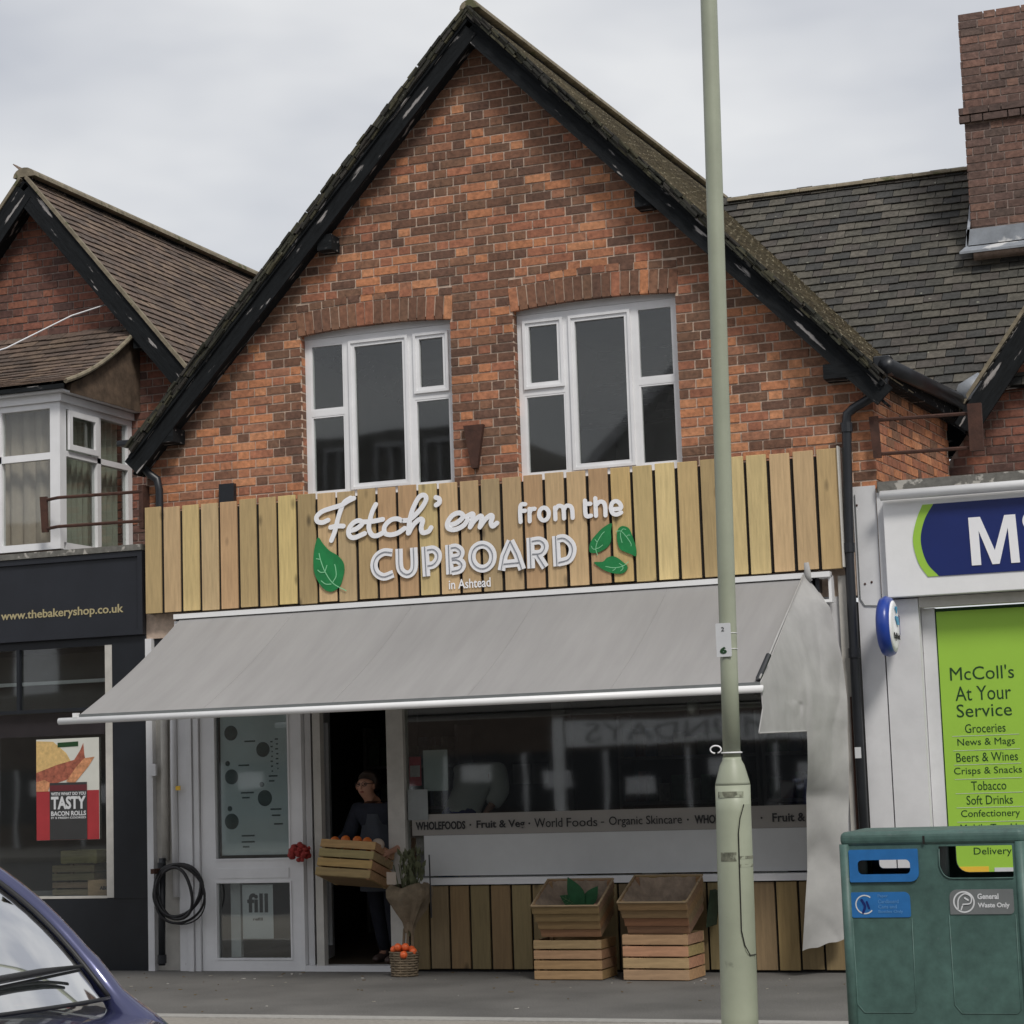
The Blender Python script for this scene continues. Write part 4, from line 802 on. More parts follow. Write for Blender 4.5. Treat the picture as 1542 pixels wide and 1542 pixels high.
mb=MB(); mb.box(cxa-.04,cxb+.02,cy-.05,cy-.01,6.13,6.28); mb.prism([(cxa-.06,cy-.05,6.10),(cxb,cy-.05,6.10),(cxb,cy-.22,6.02),(cxa-.09,cy-.22,6.02)],(0,0,.02)); mb.prism([(cxa-.06,cy-.05,6.10),(cxa-.03,cy-.05,6.30),(cxa-.03,cy+.45,6.85),(cxa-.06,cy+.45,6.60)],(.025,0,0)); mb.build('lead_flashing',m_lead,ch)
# flat roof ledge and fascia
B('ledge',(6.262,9.8,-.06,WY,3.50,3.575),m_ledge,RB)
mb=MB(); mb.box(6.30,9.8,-.10,.2,2.71,3.43); mb.build('fascia',m_metalw,RB,bevel=.006)
MB().tube([(6.30,-.17,3.455),(9.8,-.17,3.455)],.037,14).build('blind_roller',m_metalw,RB,smooth=True)
B('soffit',(6.504,9.8,.004,.098,2.632,2.705),m_cream,RB)
mb=MB(); mb.box(6.062,6.235,-.005,.2,0,3.56); mb.build('pilaster',m_wpaint,RB); 
mb=MB(); mb.box(6.245,6.50,.0,.25,0,2.70); mb.box(6.245,6.30,-.03,.2,2.70,3.50); mb.build('pilaster',m_wpaint,RB)
mb=MB(); mb.tube([(6.08,-.012,3.5),(6.08,-.012,2.72),(6.11,-.012,2.67),(6.23,-.012,2.66)],.004,5); mb.build('wire_trunking',m_greypl,RB)
mb=MB(); 
for x,z in ((6.12,2.83),(6.17,2.84),(6.09,3.42)): mb.ball((x,-.008,z),.009,8,6,sc=(1,.4,1))
mb.build('screw_head',m_rust,RB)
B('window_frame',(6.504,6.60,.10,.25,0,2.63),m_wpaint,RB); B('window_frame',(9.5,9.6,.1,.25,0,2.63),m_wpaint,RB)
# logo
LGp=[]
cxr=6.66
bl=[(6.672,3.375),(6.60,3.26),(6.565,3.11),(6.60,2.95),(6.682,2.845)]; gl_=[(6.592,3.375),(6.54,3.26),(6.508,3.11),(6.54,2.95),(6.602,2.845)]
bls=[(q.x,q.y) for q in smooth_line(bl,6)]; gls=[(q.x,q.y) for q in smooth_line(gl_,6)]
mb=MB(); plate(mb,gls+bls[::-1],-.106,.005); mb.build('lime_crescent',m_lime,RB)
mir=[(9.2*2-q[0]-1.2,q[1]) for q in bls]
mb=MB(); plate(mb,bls+mir[::-1],-.107,.006); lg=mb.build('navy_panel',m_navy,RB)
Mz=[(955,330),(1085,318),(1225,660),(1335,295),(1470,290),(1490,775),(1395,780),(1375,430),(1270,795),(1190,800),(1060,460),(1078,808),(980,815)]
mx_=[(6.917+(x-955)/(1490-955)*.348,3.263-(z-300)/(800-300)*.358) for x,z in [(955,312),(1085,312),(1225,660),(1350,312),(1470,312),(1490,800),(1395,800),(1380,440),(1268,800),(1190,800),(1060,450),(1068,800),(965,800)]]
mb=MB(); plate(mb,mx_,-.113,.005); mb.build('letter',m_lett,lg)
mb=MB(); ribbon(mb,[(7.37+.055*math.cos(a),3.20+.06*math.sin(a)) for a in [R(40+280*k/10) for k in range(11)]],.03,-.113,.005,'b'); mb.build('letter',m_lett,lg)
text('letter',"Coll's",7.47,8.7,2.90,3.262,-.108,m_lett,lg,ext=.005,bold=.03)
# lime poster
LP=thing('lime_poster',(7.0,.12,.1),'lime green window poster listing groceries and services in dark green','poster')
B('sheet',(6.61,7.62,.112,.12,.1,2.60),m_lime,LP); B('dark_edge',(6.60,7.62,.121,.13,.08,2.625),m_dkgreen,LP)
def lt(s,cx,wd,z0,z1,b=.0): text('poster_lettering',s,cx-wd/2,cx+wd/2,z0,z1,.1115,m_dkgreen,LP,ext=.0015,bold=b)
cx=6.915; 
lt("McColl's",cx,.46,2.09,2.19,0); lt('At Your',cx,.40,1.94,2.045,0); lt('Service',cx,.395,1.82,1.915,0)
rows=[('Groceries',.29,1.735),('News & Mags',.41,1.63),('Beers & Wines',.44,1.527),('Crisps & Snacks',.485,1.423),('Tobacco',.25,1.32),('Soft Drinks',.33,1.218),('Confectionery',.42,1.115),('Mobile Top Up',.44,1.012),('Home News',.36,.95),('Delivery',.27,.845)]
for s,wd,z in rows: lt(s,cx,wd,z-.03,z+.035,.0)
for s,wd,z in rows[:8]:
    mb=MB().box(cx-.24,cx+.24,.1095,.1115,z-.052,z-.049); mb.build('rule_line',m_paper,LP)
B('yellow_block',(6.62,6.88,.1085,.1115,.45,.745),m_yel,LP); B('white_block',(6.92,7.30,.1085,.1115,.45,.735),m_paper,LP); text('poster_lettering','ap',6.66,6.84,.50,.69,.1085,m_print,LP,bold=.04)
B('store_wall',(7.62,9.5,.12,.14,0,2.63),m_inside,RB)
# round projecting sign
RS=thing('round_projecting_sign',(6.315,-.26,2.49),'round white sign with thick blue rim projecting from the white pilaster','sign')
rm=Matrix.Translation((6.315,-.25,2.49))@Matrix.Rotation(R(90),4,'Y')@Matrix.Rotation(R(0),4,'Z')
mb=MB().lathe([(0.0,-.055),(.17,-.055),(.205,-.04),(.222,-.0),(.205,.04),(.185,.046)],n=40); mb.v=[rm@q for q in mb.v]; mb.build('rim',M('sign_blue',(.015,.05,.30),.3,.05),RS,smooth=True)
mb=MB().lathe([(.186,.036),(.186,.05),(.15,.058),(.0,.062)],n=40); mb.v=[rm@q for q in mb.v]; mb.build('face',m_lett,RS,smooth=True)
mb=MB(); X_=6.38; mb.prism([(X_,-.30,2.56),(X_,-.20,2.56),(X_,-.16,2.50),(X_,-.24,2.50)],(.006,0,0)); mb.prism([(X_,-.29,2.63),(X_,-.24,2.58),(X_,-.22,2.63)],(.006,0,0)); mb.build('logo_print',M('cyan_print',(.05,.35,.6),.4,0),RS)
text('sign_lettering','PayPoint',-.36,-.14,2.38,2.44,0,m_print,RS,side=6.378,ext=.004)
B('bracket',(6.29,6.36,-.05,.0,2.44,2.58),M('bracket_navy',(.01,.02,.15),.4,.05),RS); B('arm',(6.30,6.33,-.10,-.05,2.47,2.53),m_navy,RS)
# ================= OPPOSITE TERRACE (seen only reflected in the glass) =================
OP=thing('opposite_terrace',(0,-31,0),'brick terrace of shops across the road, reflected in the windows','building')
B('wall',(-30,30,-38,-30.3,0,6.2),M('reflected_brick',(.10,.075,.06),.9,.3,3),OP)
MB().prism([(-30,-30.0,6.2),(-30,-38.3,6.2),(-30,-34.2,9.0)],(60,0,0)).build('roof',M('reflected_roof',(.09,.07,.06),.9,.3,3),OP)
B('upper_storey',(-20,-9.0,-38,-30.2,6.2,9.9),M('reflected_render',(.30,.29,.27),.9,.3,3),OP)
mb=MB()
for x in (-13.0,-11.6,-10.3):
    for t_ in range(3): mb.box(x+.36*t_,x+.36*t_+.07,-30.19,-30.1,8.0,9.5)
    mb.box(x,x+.8,-30.17,-30.08,9.5,9.62); mb.prism([(x,-30.18,8.0),(x+.1,-30.18,8.0),(x+.45,-30.18,7.6),(x+.38,-30.18,7.5)],(0,.06,0))
mb.build('white_bay',m_white,OP)
MB().prism([(-6.9,-30.25,7.9),(2.5,-30.25,7.9),(-2.2,-30.25,12.2)],(0,-3,0)).build('gable',M('reflected_gable',(.5,.49,.47),.9,.2,3),OP)
for k in (-1,1): MB().prism([(-2.2+k*5.2,-30.2,7.6),(-2.2+k*4.9,-30.2,7.6),(-2.2,-30.2,12.1),(-2.2,-30.2,12.45)],(0,.1,0)).build('bargeboard',m_white,OP)
for x in (11,21): MB().prism([(x-2.4,-30.1,6.0),(x+2.4,-30.1,6.0),(x,-30.1,9.0)],(0,-2,0)).build('gable',m_wpaint,OP)
mb=MB()
for x in range(-28,29,3): mb.box(x,x+1.3,-30.28,-30.24,3.9,5.3)
mb.build('window',m_white,OP)
mb=MB()
for x in range(-28,29,2):
    mb.box(x,x+.09,-30.25,-30.2,0,1.95); mb.box(x+.5,x+1.2,-30.245,-30.21,.9+.2*(x%3),1.3+.2*(x%3))
mb.build('shopfront_frame',m_wpaint,OP); B('shop_glass',(-30,30,-30.28,-30.25,.6,1.95),m_shopblk,OP)
op=B('fascia',(-6.9,6.5,-30.29,-30.2,2.05,2.62),m_metalw,OP); B('fascia',(-7.2,-6.95,-30.29,-30.15,0,2.7),m_metalw,OP)
text('fascia_lettering','MUNDAYS',-6.4,-2.05,2.14,2.56,-30.2,M('faded_grey_letters',(.3,.3,.3),.6,0),OP,flip=True,ext=.02)
# ================= STREET FURNITURE =================
# lamp post
px,py=6.338,-5.0
LPST=thing('lamp_post',(px,py,0),'pale green tapered lamp post standing in front of the shop window','lamp post')
def lean(b): b.v=[Vector((q.x+.0165*q.z,q.y,q.z)) for q in b.v]; return b
lean(MB().lathe([(.0925,0),(.092,.3),(.0905,.9),(.0885,1.30),(.0885,1.435)],(px,py,0),32)).build('base_section',m_pole,LPST,smooth=True)
lean(MB().lathe([(.0885,1.4352),(.086,1.45),(.062,1.535),(.0485,1.56),(.0465,1.575)],(px,py,0),32)).build('shoulder',m_pole,LPST,smooth=True)
lean(MB().lathe([(.0445,1.5752),(.044,2.0),(.044,3.5),(.044,5.6),(.043,8.0)],(px,py,0),28)).build('shaft',m_pole,LPST,smooth=True)
lean(MB().tube([(px,py,8.0),(px,py,8.3),(px-.1,py+.25,8.5),(px-.2,py+.8,8.6)],.035,12)).build('arm',m_pole,LPST,smooth=True)
MB().box(px-.32,px+.02,py+.7,py+1.3,8.50,8.62).build('lantern',m_greypl,LPST,bevel=.03)
# door in base: curved plate
mb=MB(); n=8; vs=[]; a0,a1=R(-62),R(-8)
zt=[(.58,1.33)]; prof=[]
for i in range(n+1):
    a=a0+(a1-a0)*i/n; t=i/n; edge=.10*(1-min(1,t*2.2))**2
    vs+=[(px+.0955*math.cos(a),py+.0955*math.sin(a),.60+edge),(px+.0955*math.cos(a),py+.0955*math.sin(a),1.34-edge)]
    vs+=[(px+.088*math.cos(a),py+.088*math.sin(a),.60+edge),(px+.088*math.cos(a),py+.088*math.sin(a),1.34-edge)]
fs=[]
for i in range(n): a=4*i; fs+=[(a,a+4,a+5,a+1),(a+1,a+5,a+7,a+3),(a,a+2,a+6,a+4)]
fs+=[(0,1,3,2),(4*n,4*n+2,4*n+3,4*n+1)]
lean(mb.add(vs,fs)).build('service_door',m_pole,LPST)
lean(MB().tube([(px+.0965*math.cos(a),py+.0965*math.sin(a),z) for a,z in [(a0,.72),(a0,1.2),(a0+.1,1.27),(a0+.35,1.34)]],.003,5)).build('door_gap',m_dark,LPST); lean(MB().tube([(px+.0965*math.cos(a),py+.0965*math.sin(a),z) for a,z in [(a0,.72),(a0+.15,.65),(a0+.45,.60),(a1,.60)]],.003,5)).build('door_gap',m_dark,LPST)
lx_=px+.0165*1.6
mb=MB(); mb.tube([(lx_+.05*math.cos(a),py+.05*math.sin(a),1.598) for a in [2*math.pi*k/20 for k in range(20)]],.0045,6,closed=True)
mb.tube([*[(lx_-.068-.028*math.cos(a),py-.052,1.616+.019*math.sin(a)) for a in [R(-80+330*k/18) for k in range(19)]]],.0042,6); mb.build('cable_tie',m_metalw,LPST,smooth=True)
zn=2.165; xn=px+.0165*zn
mb=MB(); plate(mb,rrect(xn-.05,xn+.028,zn-.085,zn+.085,.006),py-.052,.004); mb.build('number_plate',m_paper,LPST)
text('number_print','6',xn-.032,xn+.004,zn-.07,zn-.035,py-.0525,m_dkgreen,LPST,ext=.002,bold=.05); text('number_print','2',xn-.02,xn-.005,zn+.045,zn+.065,py-.0525,m_print,LPST,ext=.002)
mb=MB()
for z in (zn-.045,zn+.035): mb.tube([(xn+.046*math.cos(a),py+.046*math.sin(a),z) for a in [2*math.pi*k/16 for k in range(16)]],.002,5,closed=True)
mb.build('plate_strap',m_metalw,LPST)
m_smudge=M('tape_residue',(.16,.165,.12),.8,.5,30,spots=(.33,.355,.265),spotsc=16,spotth=.52)
for za,zb,a0_,a1_ in ((1.375,1.405,-130,-40),(1.06,1.105,-125,-70),(1.07,1.085,-60,-5),(1.03,1.045,-60,-5)):
    k=10; vs=[(px+.0905*math.cos(R(a0_+(a1_-a0_)*i/k)),py+.0905*math.sin(R(a0_+(a1_-a0_)*i/k)),z) for z in (za,zb) for i in range(k+1)]
    rr_=.0965 if a0_>-70 else .0905; vs=[(px+(v[0]-px)/.0905*rr_,py+(v[1]-py)/.0905*rr_,v[2]) for v in vs]
    lean(MB().add(vs,[(i,i+1,k+2+i,k+1+i) for i in range(k)])).build('tape_residue',m_smudge,LPST)
# twin bin
BN=thing('litter_bin',(7.33,-4.75,0),'dark green plastic twin litter bin with recycling and general waste slots','litter bin')
y0,y1=-5.0,-4.46; x0,x1=6.90,7.77
h1=rrect(6.94,7.266,.955,1.10,.012,4); h1b=rrect(6.975,7.232,.983,1.052,.022,5)
h2=rrect(7.372,7.722,.958,1.112,.02,5,rs=(.004,.004,.06,.012))
outer=rrect(x0,x1,.02,1.135,.012,3)
for yy,nm in ((y0,'front_panel'),(y1-.02,'rear_panel')): holes_mesh(outer,[h1[::-1],h2[::-1]],yy,.02).build(nm,m_bin,BN)
B('side_panel',(x0+.001,x0+.02,y0+.02,y1-.02,.02,1.13),m_bin,BN); B('side_panel',(x1-.02,x1-.001,y0+.02,y1-.02,.02,1.13),m_bin,BN); B('divider',(7.30,7.34,y0+.02,y1-.02,.02,1.13),m_bin,BN)
for xx in (x0+.012,x1-.012): MB().tube([(xx,y0+.008,.02),(xx,y0+.008,1.13)],.026,12).build('corner_post',m_bin,BN,smooth=True)
MB().box(x0-.008,x1+.012,y0-.012,y1+.01,1.118,1.19).build('lid',m_bin,BN,bevel=.028,bseg=4)
MB().box(7.30,7.31,y0-.014,y0-.011,1.125,1.165).build('lid_joint',m_dark,BN)
holes_mesh(rrect(6.934,7.272,.946,1.103,.012,4,rs=(.008,.008,.008,.04)),[h1b[::-1]],y0-.012,.014).build('slot_surround',m_blue,BN)
holes_mesh(rrect(6.936,7.27,.95,1.10,.012,4),[h1b[::-1]],y1-.002,.012).build('slot_surround',m_blue,BN)
mb=MB(); mb.tube([(7.375,y0-.003,1.10)]+[(7.372+.0,y0-.003,1.02)]+[(7.377+.055*(1-math.cos(t)),y0-.003,1.015-.057*math.sin(t)) for t in [R(90*k/6) for k in range(1,7)]]+[(7.6,y0-.003,.957),(7.72,y0-.003,.958)],.0035,6); mb.build('slot_lip',m_bin,BN,smooth=True)
for nm,P,m_ in (('recycling_sticker',rrect(6.932,7.222,.775,.897,.03,5,rs=(.03,.008,.012,.012)),m_blue),('general_waste_sticker',rrect(7.412,7.715,.787,.905,.03,5,rs=(.005,.035,.003,.02)),m_greypl)):
    mb=MB(); plate(mb,P,y0-.004,.004); mb.build(nm,m_,BN)
def ring(mb,cx,cz,r,w,y,a0=0,a1=360):
    ribbon(mb,[(cx+r*math.cos(R(a0+(a1-a0)*k/20)),cz+r*math.sin(R(a0+(a1-a0)*k/20))) for k in range(21)],w,y,.0012,'b',sm=(a1-a0)==360)
mb=MB(); ring(mb,7.000,.838,.044,.006,y0-.0056,50,320); mb.build('ring_print',m_paper,BN); mb=MB(); ring(mb,7.480,.846,.048,.007,y0-.0056); mb.build('ring_print',m_paper,BN)
mb=MB()
ribbon(mb,[(7.45,.81),(7.455,.86),(7.485,.885),(7.515,.87),(7.51,.84),(7.475,.835)],.006,y0-.0056,.0012,'r'); ribbon(mb,[(7.475,.835),(7.465,.81)],.006,y0-.006,.0012,'r'); ribbon(mb,[(7.485,.865),(7.50,.855)],.008,y0-.0062,.0012,'r'); mb.build('litter_figure_print',m_paper,BN)
mb=MB(); ribbon(mb,[(6.985,.86),(7.0,.83),(6.99,.80)],.012,y0-.0056,.0012,'r'); ribbon(mb,[(7.01,.85),(7.02,.82)],.01,y0-.0056,.0012,'r'); mb.build('bottle_print',m_navy,BN)
text('sticker_lettering','General',7.545,7.645,.858,.885,y0-.004,m_paper,BN,ext=.002,bold=.03); text('sticker_lettering','Waste Only',7.545,7.695,.812,.842,y0-.004,m_paper,BN,ext=.002,bold=.03)
m_fade=M('faded_print',(.09,.25,.5),.5,.1)
for k,(s,wd) in enumerate((('Paper',.05),('Cardboard',.10),('Cans and',.09),('Bottles Only',.12))): text('sticker_lettering',s,7.065,7.065+wd,.868-.025*k,.886-.025*k,y0-.004,m_fade,BN,ext=.0015,bold=.01)
for a,b in ((6.935,7.225),(7.405,7.72)):
    mb=MB(); z1_=.77 if a<7 else .785; mb.tube([(a,y0-.001,z1_),(a+.003,y0-.001,.36),(a+.035,y0-.001,.32),(b-.02,y0-.001,.322),(b-.002,y0-.001,.34),(b,y0-.001,z1_)],.0028,6); mb.build('door_seam',m_bin,BN,smooth=True)
mb=MB(); mb.box(x0+.03,x1-.03,y0+.03,y1-.03,0,.02); mb.build('plinth',m_dark,BN)
# ================= GOODS OUTSIDE =================
WC=(.47,.285,.145); WB=(.27,.165,.085); WB2=(.25,.15,.078)
def post_origin(o,loc,rot): o.location=loc; o.rotation_euler=rot
crate('wooden_crate',(3.885,-.42,.0),.53,.36,.295,4,tuple(c*.72 for c in WC),'slatted wooden crate on the footway under the leaf patterned tray','crate','slatted crates on the footway')
crate('wooden_crate',(4.575,-.43,.0),.505,.37,.335,4,WC,'paler slatted wooden crate on the footway nearest the lamp post','crate','slatted crates on the footway',rot=(0,0,R(-3)))
def tray(loc,w,d,h,lab,leaf,rz):
    t=crate('display_tray',loc,w,d,h,4,WB if leaf else WB2,lab,'tray','tilted display trays',rot=(R(24),0,rz),taper=.035,gap=.003)
    # crumpled lining
    vs=[];fs=[];nx,ny=22,16
    for j in range(ny+1):
        for i in range(nx+1):
            u_=i/nx*2-1; v_=j/ny*2-1; e_=max(abs(u_),abs(v_))**5; z=.13+(h-.125)*e_*.92+noise.noise(Vector((u_*3.1,v_*3.3,loc[0])))*.035*(1-e_)+noise.noise(Vector((u_*9,v_*9,loc[0])))*.014
            vs.append((u_*(w/2-.004+.02*e_),v_*(d/2-.004+.02*e_),z))
    for j in range(ny):
        for i in range(nx): a=j*(nx+1)+i; fs.append((a,a+1,a+nx+2,a+nx+1))
    MB().add(vs,fs).build('paper_lining',M('brown_lining_%d'%int(leaf),(.25,.19,.14),.85,.3,14,.2,pos=False),t,smooth=True,local=True)
    mb=MB()
    for a,b in (((-w/2-.03,-d/2-.03),(w/2+.03,-d/2-.03)),((-w/2-.03,d/2+.03),(w/2+.03,d/2+.03)),((-w/2-.03,-d/2-.03),(-w/2-.03,d/2+.03)),((w/2+.03,-d/2-.03),(w/2+.03,d/2+.03))): mb.tube([(a[0],a[1],h),(b[0],b[1],h)],.008,6,(.30,.22,.13))
    mb.build('rim',m_crate,t,local=True)
    return t
t1=tray((3.91,-.40,.385),.46,.36,.27,'weathered display tray tilted forward with big green leaf pattern on its lining',True,0)
t2=tray((4.595,-.40,.405),.47,.36,.27,'weathered display tray tilted forward with plain crumpled brown lining, right of the pair',False,R(-3))
mb=MB()
def leafshape(mb,c,L_,wd,a,y,m=0):
    P=[]
    for k in range(13): t=k/12; P.append((t*L_,wd*math.sin(math.pi*t**.8)))
    P+=[(q[0],-q[1]) for q in P[::-1][1:-1]]; ca,sa=math.cos(a),math.sin(a); return [(c[0]+q[0]*ca-q[1]*sa,c[1]+q[0]*sa+q[1]*ca) for q in P]
m_vein2=M('pale_leaf_vein',(.16,.24,.12),.6,.1)
m_dl=M('dark_leaf_print',(.02,.10,.04),.5,.25,14,pos=False)
for c,L_,wd,a in (((.05,-.0),.25,.065,R(112)),((.06,.0),.20,.05,R(52)),((.02,.0),.17,.05,R(150))):
    P=leafshape(mb,c,L_,wd,a,0); MB().prism([(q[0],.128-.0*q[1],q[1]*1.0+.10) for q in P],(0,.004,0)).build('leaf_print',m_dl,t1,local=True)
    mb=MB(); ca,sa=math.cos(a),math.sin(a)
    def LP_(u_,v_): return (c[0]+u_*ca-v_*sa,.1255,c[1]+u_*sa+v_*ca+.10)
    mb.tube([LP_(0,0),LP_(L_*.9,0)],.0018,4)
    for k in range(1,5):
        for sg in (-1,1): mb.tube([LP_(L_*k*.17,0),LP_(L_*(k*.17+.13),sg*wd*.75)],.0014,4)
    mb.build('leaf_vein',m_vein2,t1,local=True)
for o in list(t1.children):
    if o.name.startswith('leaf_'): o.rotation_euler=(R(-12),0,0); o.location=(o.location[0],.05,o.location[2]+.03)
MB().prism([(4.86,-.28,.35),(4.885,-.22,.36),(4.915,-.2,.60),(4.89,-.24,.62)],(.01,.12,0)).build('x',M('dark_green_sacking',(.02,.035,.018),.9,.3,20)).name='green_sack'; tag(bpy.data.objects['green_sack'],'dark green sack edge tucked behind the right display tray','sack')
# held crate + oranges
m_or=M('orange_peel',(.62,.15,.02),.5,.12,30,.1); m_tom=M('bright_orange_fruit',(.85,.15,.04),.4,.1,30)
HC=crate('held_crate',(1.99,-.27,.715),.49,.34,.30,4,(.40,.27,.13),'tilted wooden crate of oranges carried in the doorway','crate',rot=(R(-17),R(4),R(-4)))
B_=MB().box(-.22,.22,-.155,.155,.002,.004,(.2,.13,.06)); B_.build('base_board',m_crate,HC,local=True)
mw=Matrix.Translation(HC.location)@HC.rotation_euler.to_matrix().to_4x4()
def fruit(p,r,m,lab,grp,name='orange'):
    o=MB().ball((0,0,0),r,14,10).mesh(name,m,True,False)[0] if (name,r) not in FR else FR[(name,r)]; FR[(name,r)]=o
    ob=bpy.data.objects.new(name,o); C.objects.link(ob); ob.location=p; ob.rotation_euler=(rnd.random()*3,rnd.random()*3,0); tag(ob,lab,'orange',grp)
FR={}
OL=['leftmost orange along the front rim of the carried crate','second orange from the left along the front rim of the carried crate','third orange from the left along the front rim of the carried crate','rightmost orange along the front rim of the carried crate','left orange of the middle row in the carried crate','orange on top at the centre of the carried crate','right orange of the middle row in the carried crate','orange against the left end of the carried crate','orange against the right end of the carried crate beside the melon','left of the two central oranges at the back of the carried crate','right of the two central oranges at the back of the carried crate','orange in the back right corner of the carried crate','orange in the back left corner of the carried crate']
BL=['leftmost bright orange fruit in the small wicker basket','bright orange fruit at the front left of the basket pile','topmost bright orange fruit at the middle of the basket','rightmost bright orange fruit in the small wicker basket','bright orange fruit at the back centre of the basket','bright orange fruit at the back right of the basket','lowest bright orange fruit at the front rim of the basket','bright orange fruit at the back left of the basket']
for i,(a,b,c) in enumerate([(-.16,-.10,.29),(-.06,-.11,.30),(.04,-.10,.305),(.13,-.10,.30),(-.10,-.03,.30),(0,-.02,.315),(.09,-.02,.31),(-.18,-.0,.29),(.18,.0,.29),(-.05,.07,.30),(.06,.07,.30),(.15,.08,.29),(-.14,.08,.29)]): fruit(mw@Vector((a,b,c+.006)),.038,m_or,OL[i],'oranges in the carried crate')
o=MB().ball((0,0,0),.055,14,10,sc=(1,.8,.9)).build('pale_melon',m_curtain,smooth=True); o.location=mw@Vector((.20,-.05,.30)); tag(o,'pale round fruit at the right rim of the carried crate','melon')
# red bundle
mb=MB()
for i in range(70):
    a=rnd.uniform(0,6.28); r=rnd.uniform(0,.085); mb.ball((1.445+r*math.cos(a)*1.15,-.10+rnd.uniform(-.035,.035),.95+r*math.sin(a)*.8),rnd.uniform(.012,.032),7,5,sc=(1,1,rnd.uniform(.5,1.2)))
tag(mb.build('red_net_bundle',M('red_netting',(.32,.035,.03),.8,.4,40,.4),smooth=True),'small crumpled red bundle hanging at the door frame beside the carried crate','bundle')
# bouquet with paper wrap
BQ=thing('wrapped_bouquet',(2.48,-.33,.0),'dry grey green bouquet wrapped in brown paper beside the doorway','bouquet')
m_kraft=M('kraft_paper',(.17,.13,.085),.9,.3,16,.3); m_sage=M('sage_leaves',(.10,.11,.055),.8,.35,20)
vs=[];fs=[];nu=28;pr=[(.33,.035),(.40,.05),(.50,.11),(.60,.17),(.66,.175),(.70,.14)]
for z,r in pr:
    for j in range(nu):
        a=2*math.pi*j/nu; q=r*(1+.22*noise.noise(Vector((math.cos(a)*2,math.sin(a)*2,z*5)))+.12*math.sin(a*7)); vs.append((2.50+q*math.cos(a),-.33+q*.6*math.sin(a),z+.05*noise.noise(Vector((a,z*4,1)))))
for i in range(len(pr)-1):
    for j in range(nu): fs.append((i*nu+j,i*nu+(j+1)%nu,(i+1)*nu+(j+1)%nu,(i+1)*nu+j))
MB().add(vs,fs).build('paper_wrap',m_kraft,BQ)
mb=MB()
for i in range(150):
    a=rnd.uniform(0,6.28); q=rnd.uniform(0,.13); h=rnd.uniform(.62,.93); c=Vector((2.53+q*math.cos(a)*(.6+.5*(h-.6)),-.33+.6*q*math.sin(a),h)); d_=Vector((rnd.uniform(-.4,.5),rnd.uniform(-.5,.3),1)).normalized(); s_=d_.cross(Vector((rnd.uniform(-1,1),rnd.uniform(-1,1),0))).normalized()*.016; L_=rnd.uniform(.05,.09)
    mb.add([c,c+d_*L_*.5+s_,c+d_*L_,c+d_*L_*.5-s_],[(0,1,2,3)])
for i in range(14): a=rnd.uniform(0,6.28); mb.tube([(2.50,-.33,.3),(2.5+.13*math.cos(a),-.33+.07*math.sin(a),.85)],.004,4)
mb.build('foliage',m_sage,BQ)
mb=MB()
for dx in (-.03,.0,.04): mb.tube([(2.47+dx,-.33+dx*.4,.06),(2.49+dx,-.33,.36)],.012,6)
mb.build('stem',m_kraft,BQ); B('price_tag',(2.385,2.465,-.475,-.472,.705,.80),m_curtain,BQ); MB().tube([(2.69,-.33,.44),(2.685,-.33,.92)],.006,5).build('stick',m_shopblk,BQ)
BK=thing('wicker_basket',(2.465,-.36,0),'small wicker basket of bright oranges on the footway beside the doorway','basket')
mb=MB()
for k in range(10): z=.012+k*.019; mb.tube([(2.465+(.10+.0015*k+.004*math.sin(9*a+k*math.pi))*math.cos(a),-.36+(.075+.004*math.sin(9*a+k*math.pi))*math.sin(a),z) for a in [2*math.pi*j/36 for j in range(36)]],.009,5,closed=True)
mb.build('weave',m_kraft,BK,smooth=True); mb=MB()
for j in range(12): a=2*math.pi*j/12; mb.tube([(2.465+.10*math.cos(a),-.36+.075*math.sin(a),.0),(2.465+.108*math.cos(a),-.36+.08*math.sin(a),.19)],.006,5)
mb.build('stake',m_kraft,BK)
for i,(a,b,c) in enumerate(((-.075,-.02,.205),(-.03,-.05,.225),(.03,-.04,.225),(.085,-.02,.19),(-.01,.03,.215),(.05,.03,.20),(.03,-.075,.17),(-.06,.03,.2))): fruit((2.465+a,-.36+b,c),.030,m_tom,BL[i],'fruit in the wicker basket','bright_orange')
MB().box(2.39,2.54,-.41,-.31,.0,.16).build('inner_tray',m_kraft,BK)
# papers on glass / door poster
def sheet(name,x0_,x1_,z0_,z1_,y_,m_,lab,cat): return tag(B(name,(x0_,x1_,y_,y_+.002,z0_,z1_),m_),lab,cat)
DP=thing('menu_poster',(.98,.035,1.4),'tall grey blue poster with round dark pictures behind the upper door panel glass','poster')
B('sheet',(.675,1.30,.032,.036,.93,2.1),M('grey_blue_poster',(.52,.58,.60),.5,.08,4),DP)
m_pd=M('dark_round_print',(.06,.085,.085),.6,.3,20)
for x_,z_,r_ in ((.775,1.57,.062),(.77,1.205,.065),(1.08,1.388,.066),(1.07,1.785,.062),(.775,1.93,.062),(.74,1.68,.022),(1.055,1.50,.022),(.755,1.31,.022)):
    mb=MB(); plate(mb,[(x_+r_*math.cos(2*math.pi*k/24),z_+r_*math.sin(2*math.pi*k/24)) for k in range(24)],.0305,.001); mb.build('round_picture',m_pd,DP)
mb=MB()
for x_,z_,w_ in ((.84,1.655,.10),(.86,1.43,.12),(.87,1.39,.07),(.86,1.08,.12),(.86,1.03,.12),(.87,.99,.06),(1.12,1.56,.08),(1.12,1.52,.05),(1.14,1.24,.08),(1.13,1.29,.10),(1.16,1.17,.08),(.9,1.85,.1)): mb.box(x_,x_+w_,.0305,.0315,z_,z_+.013)
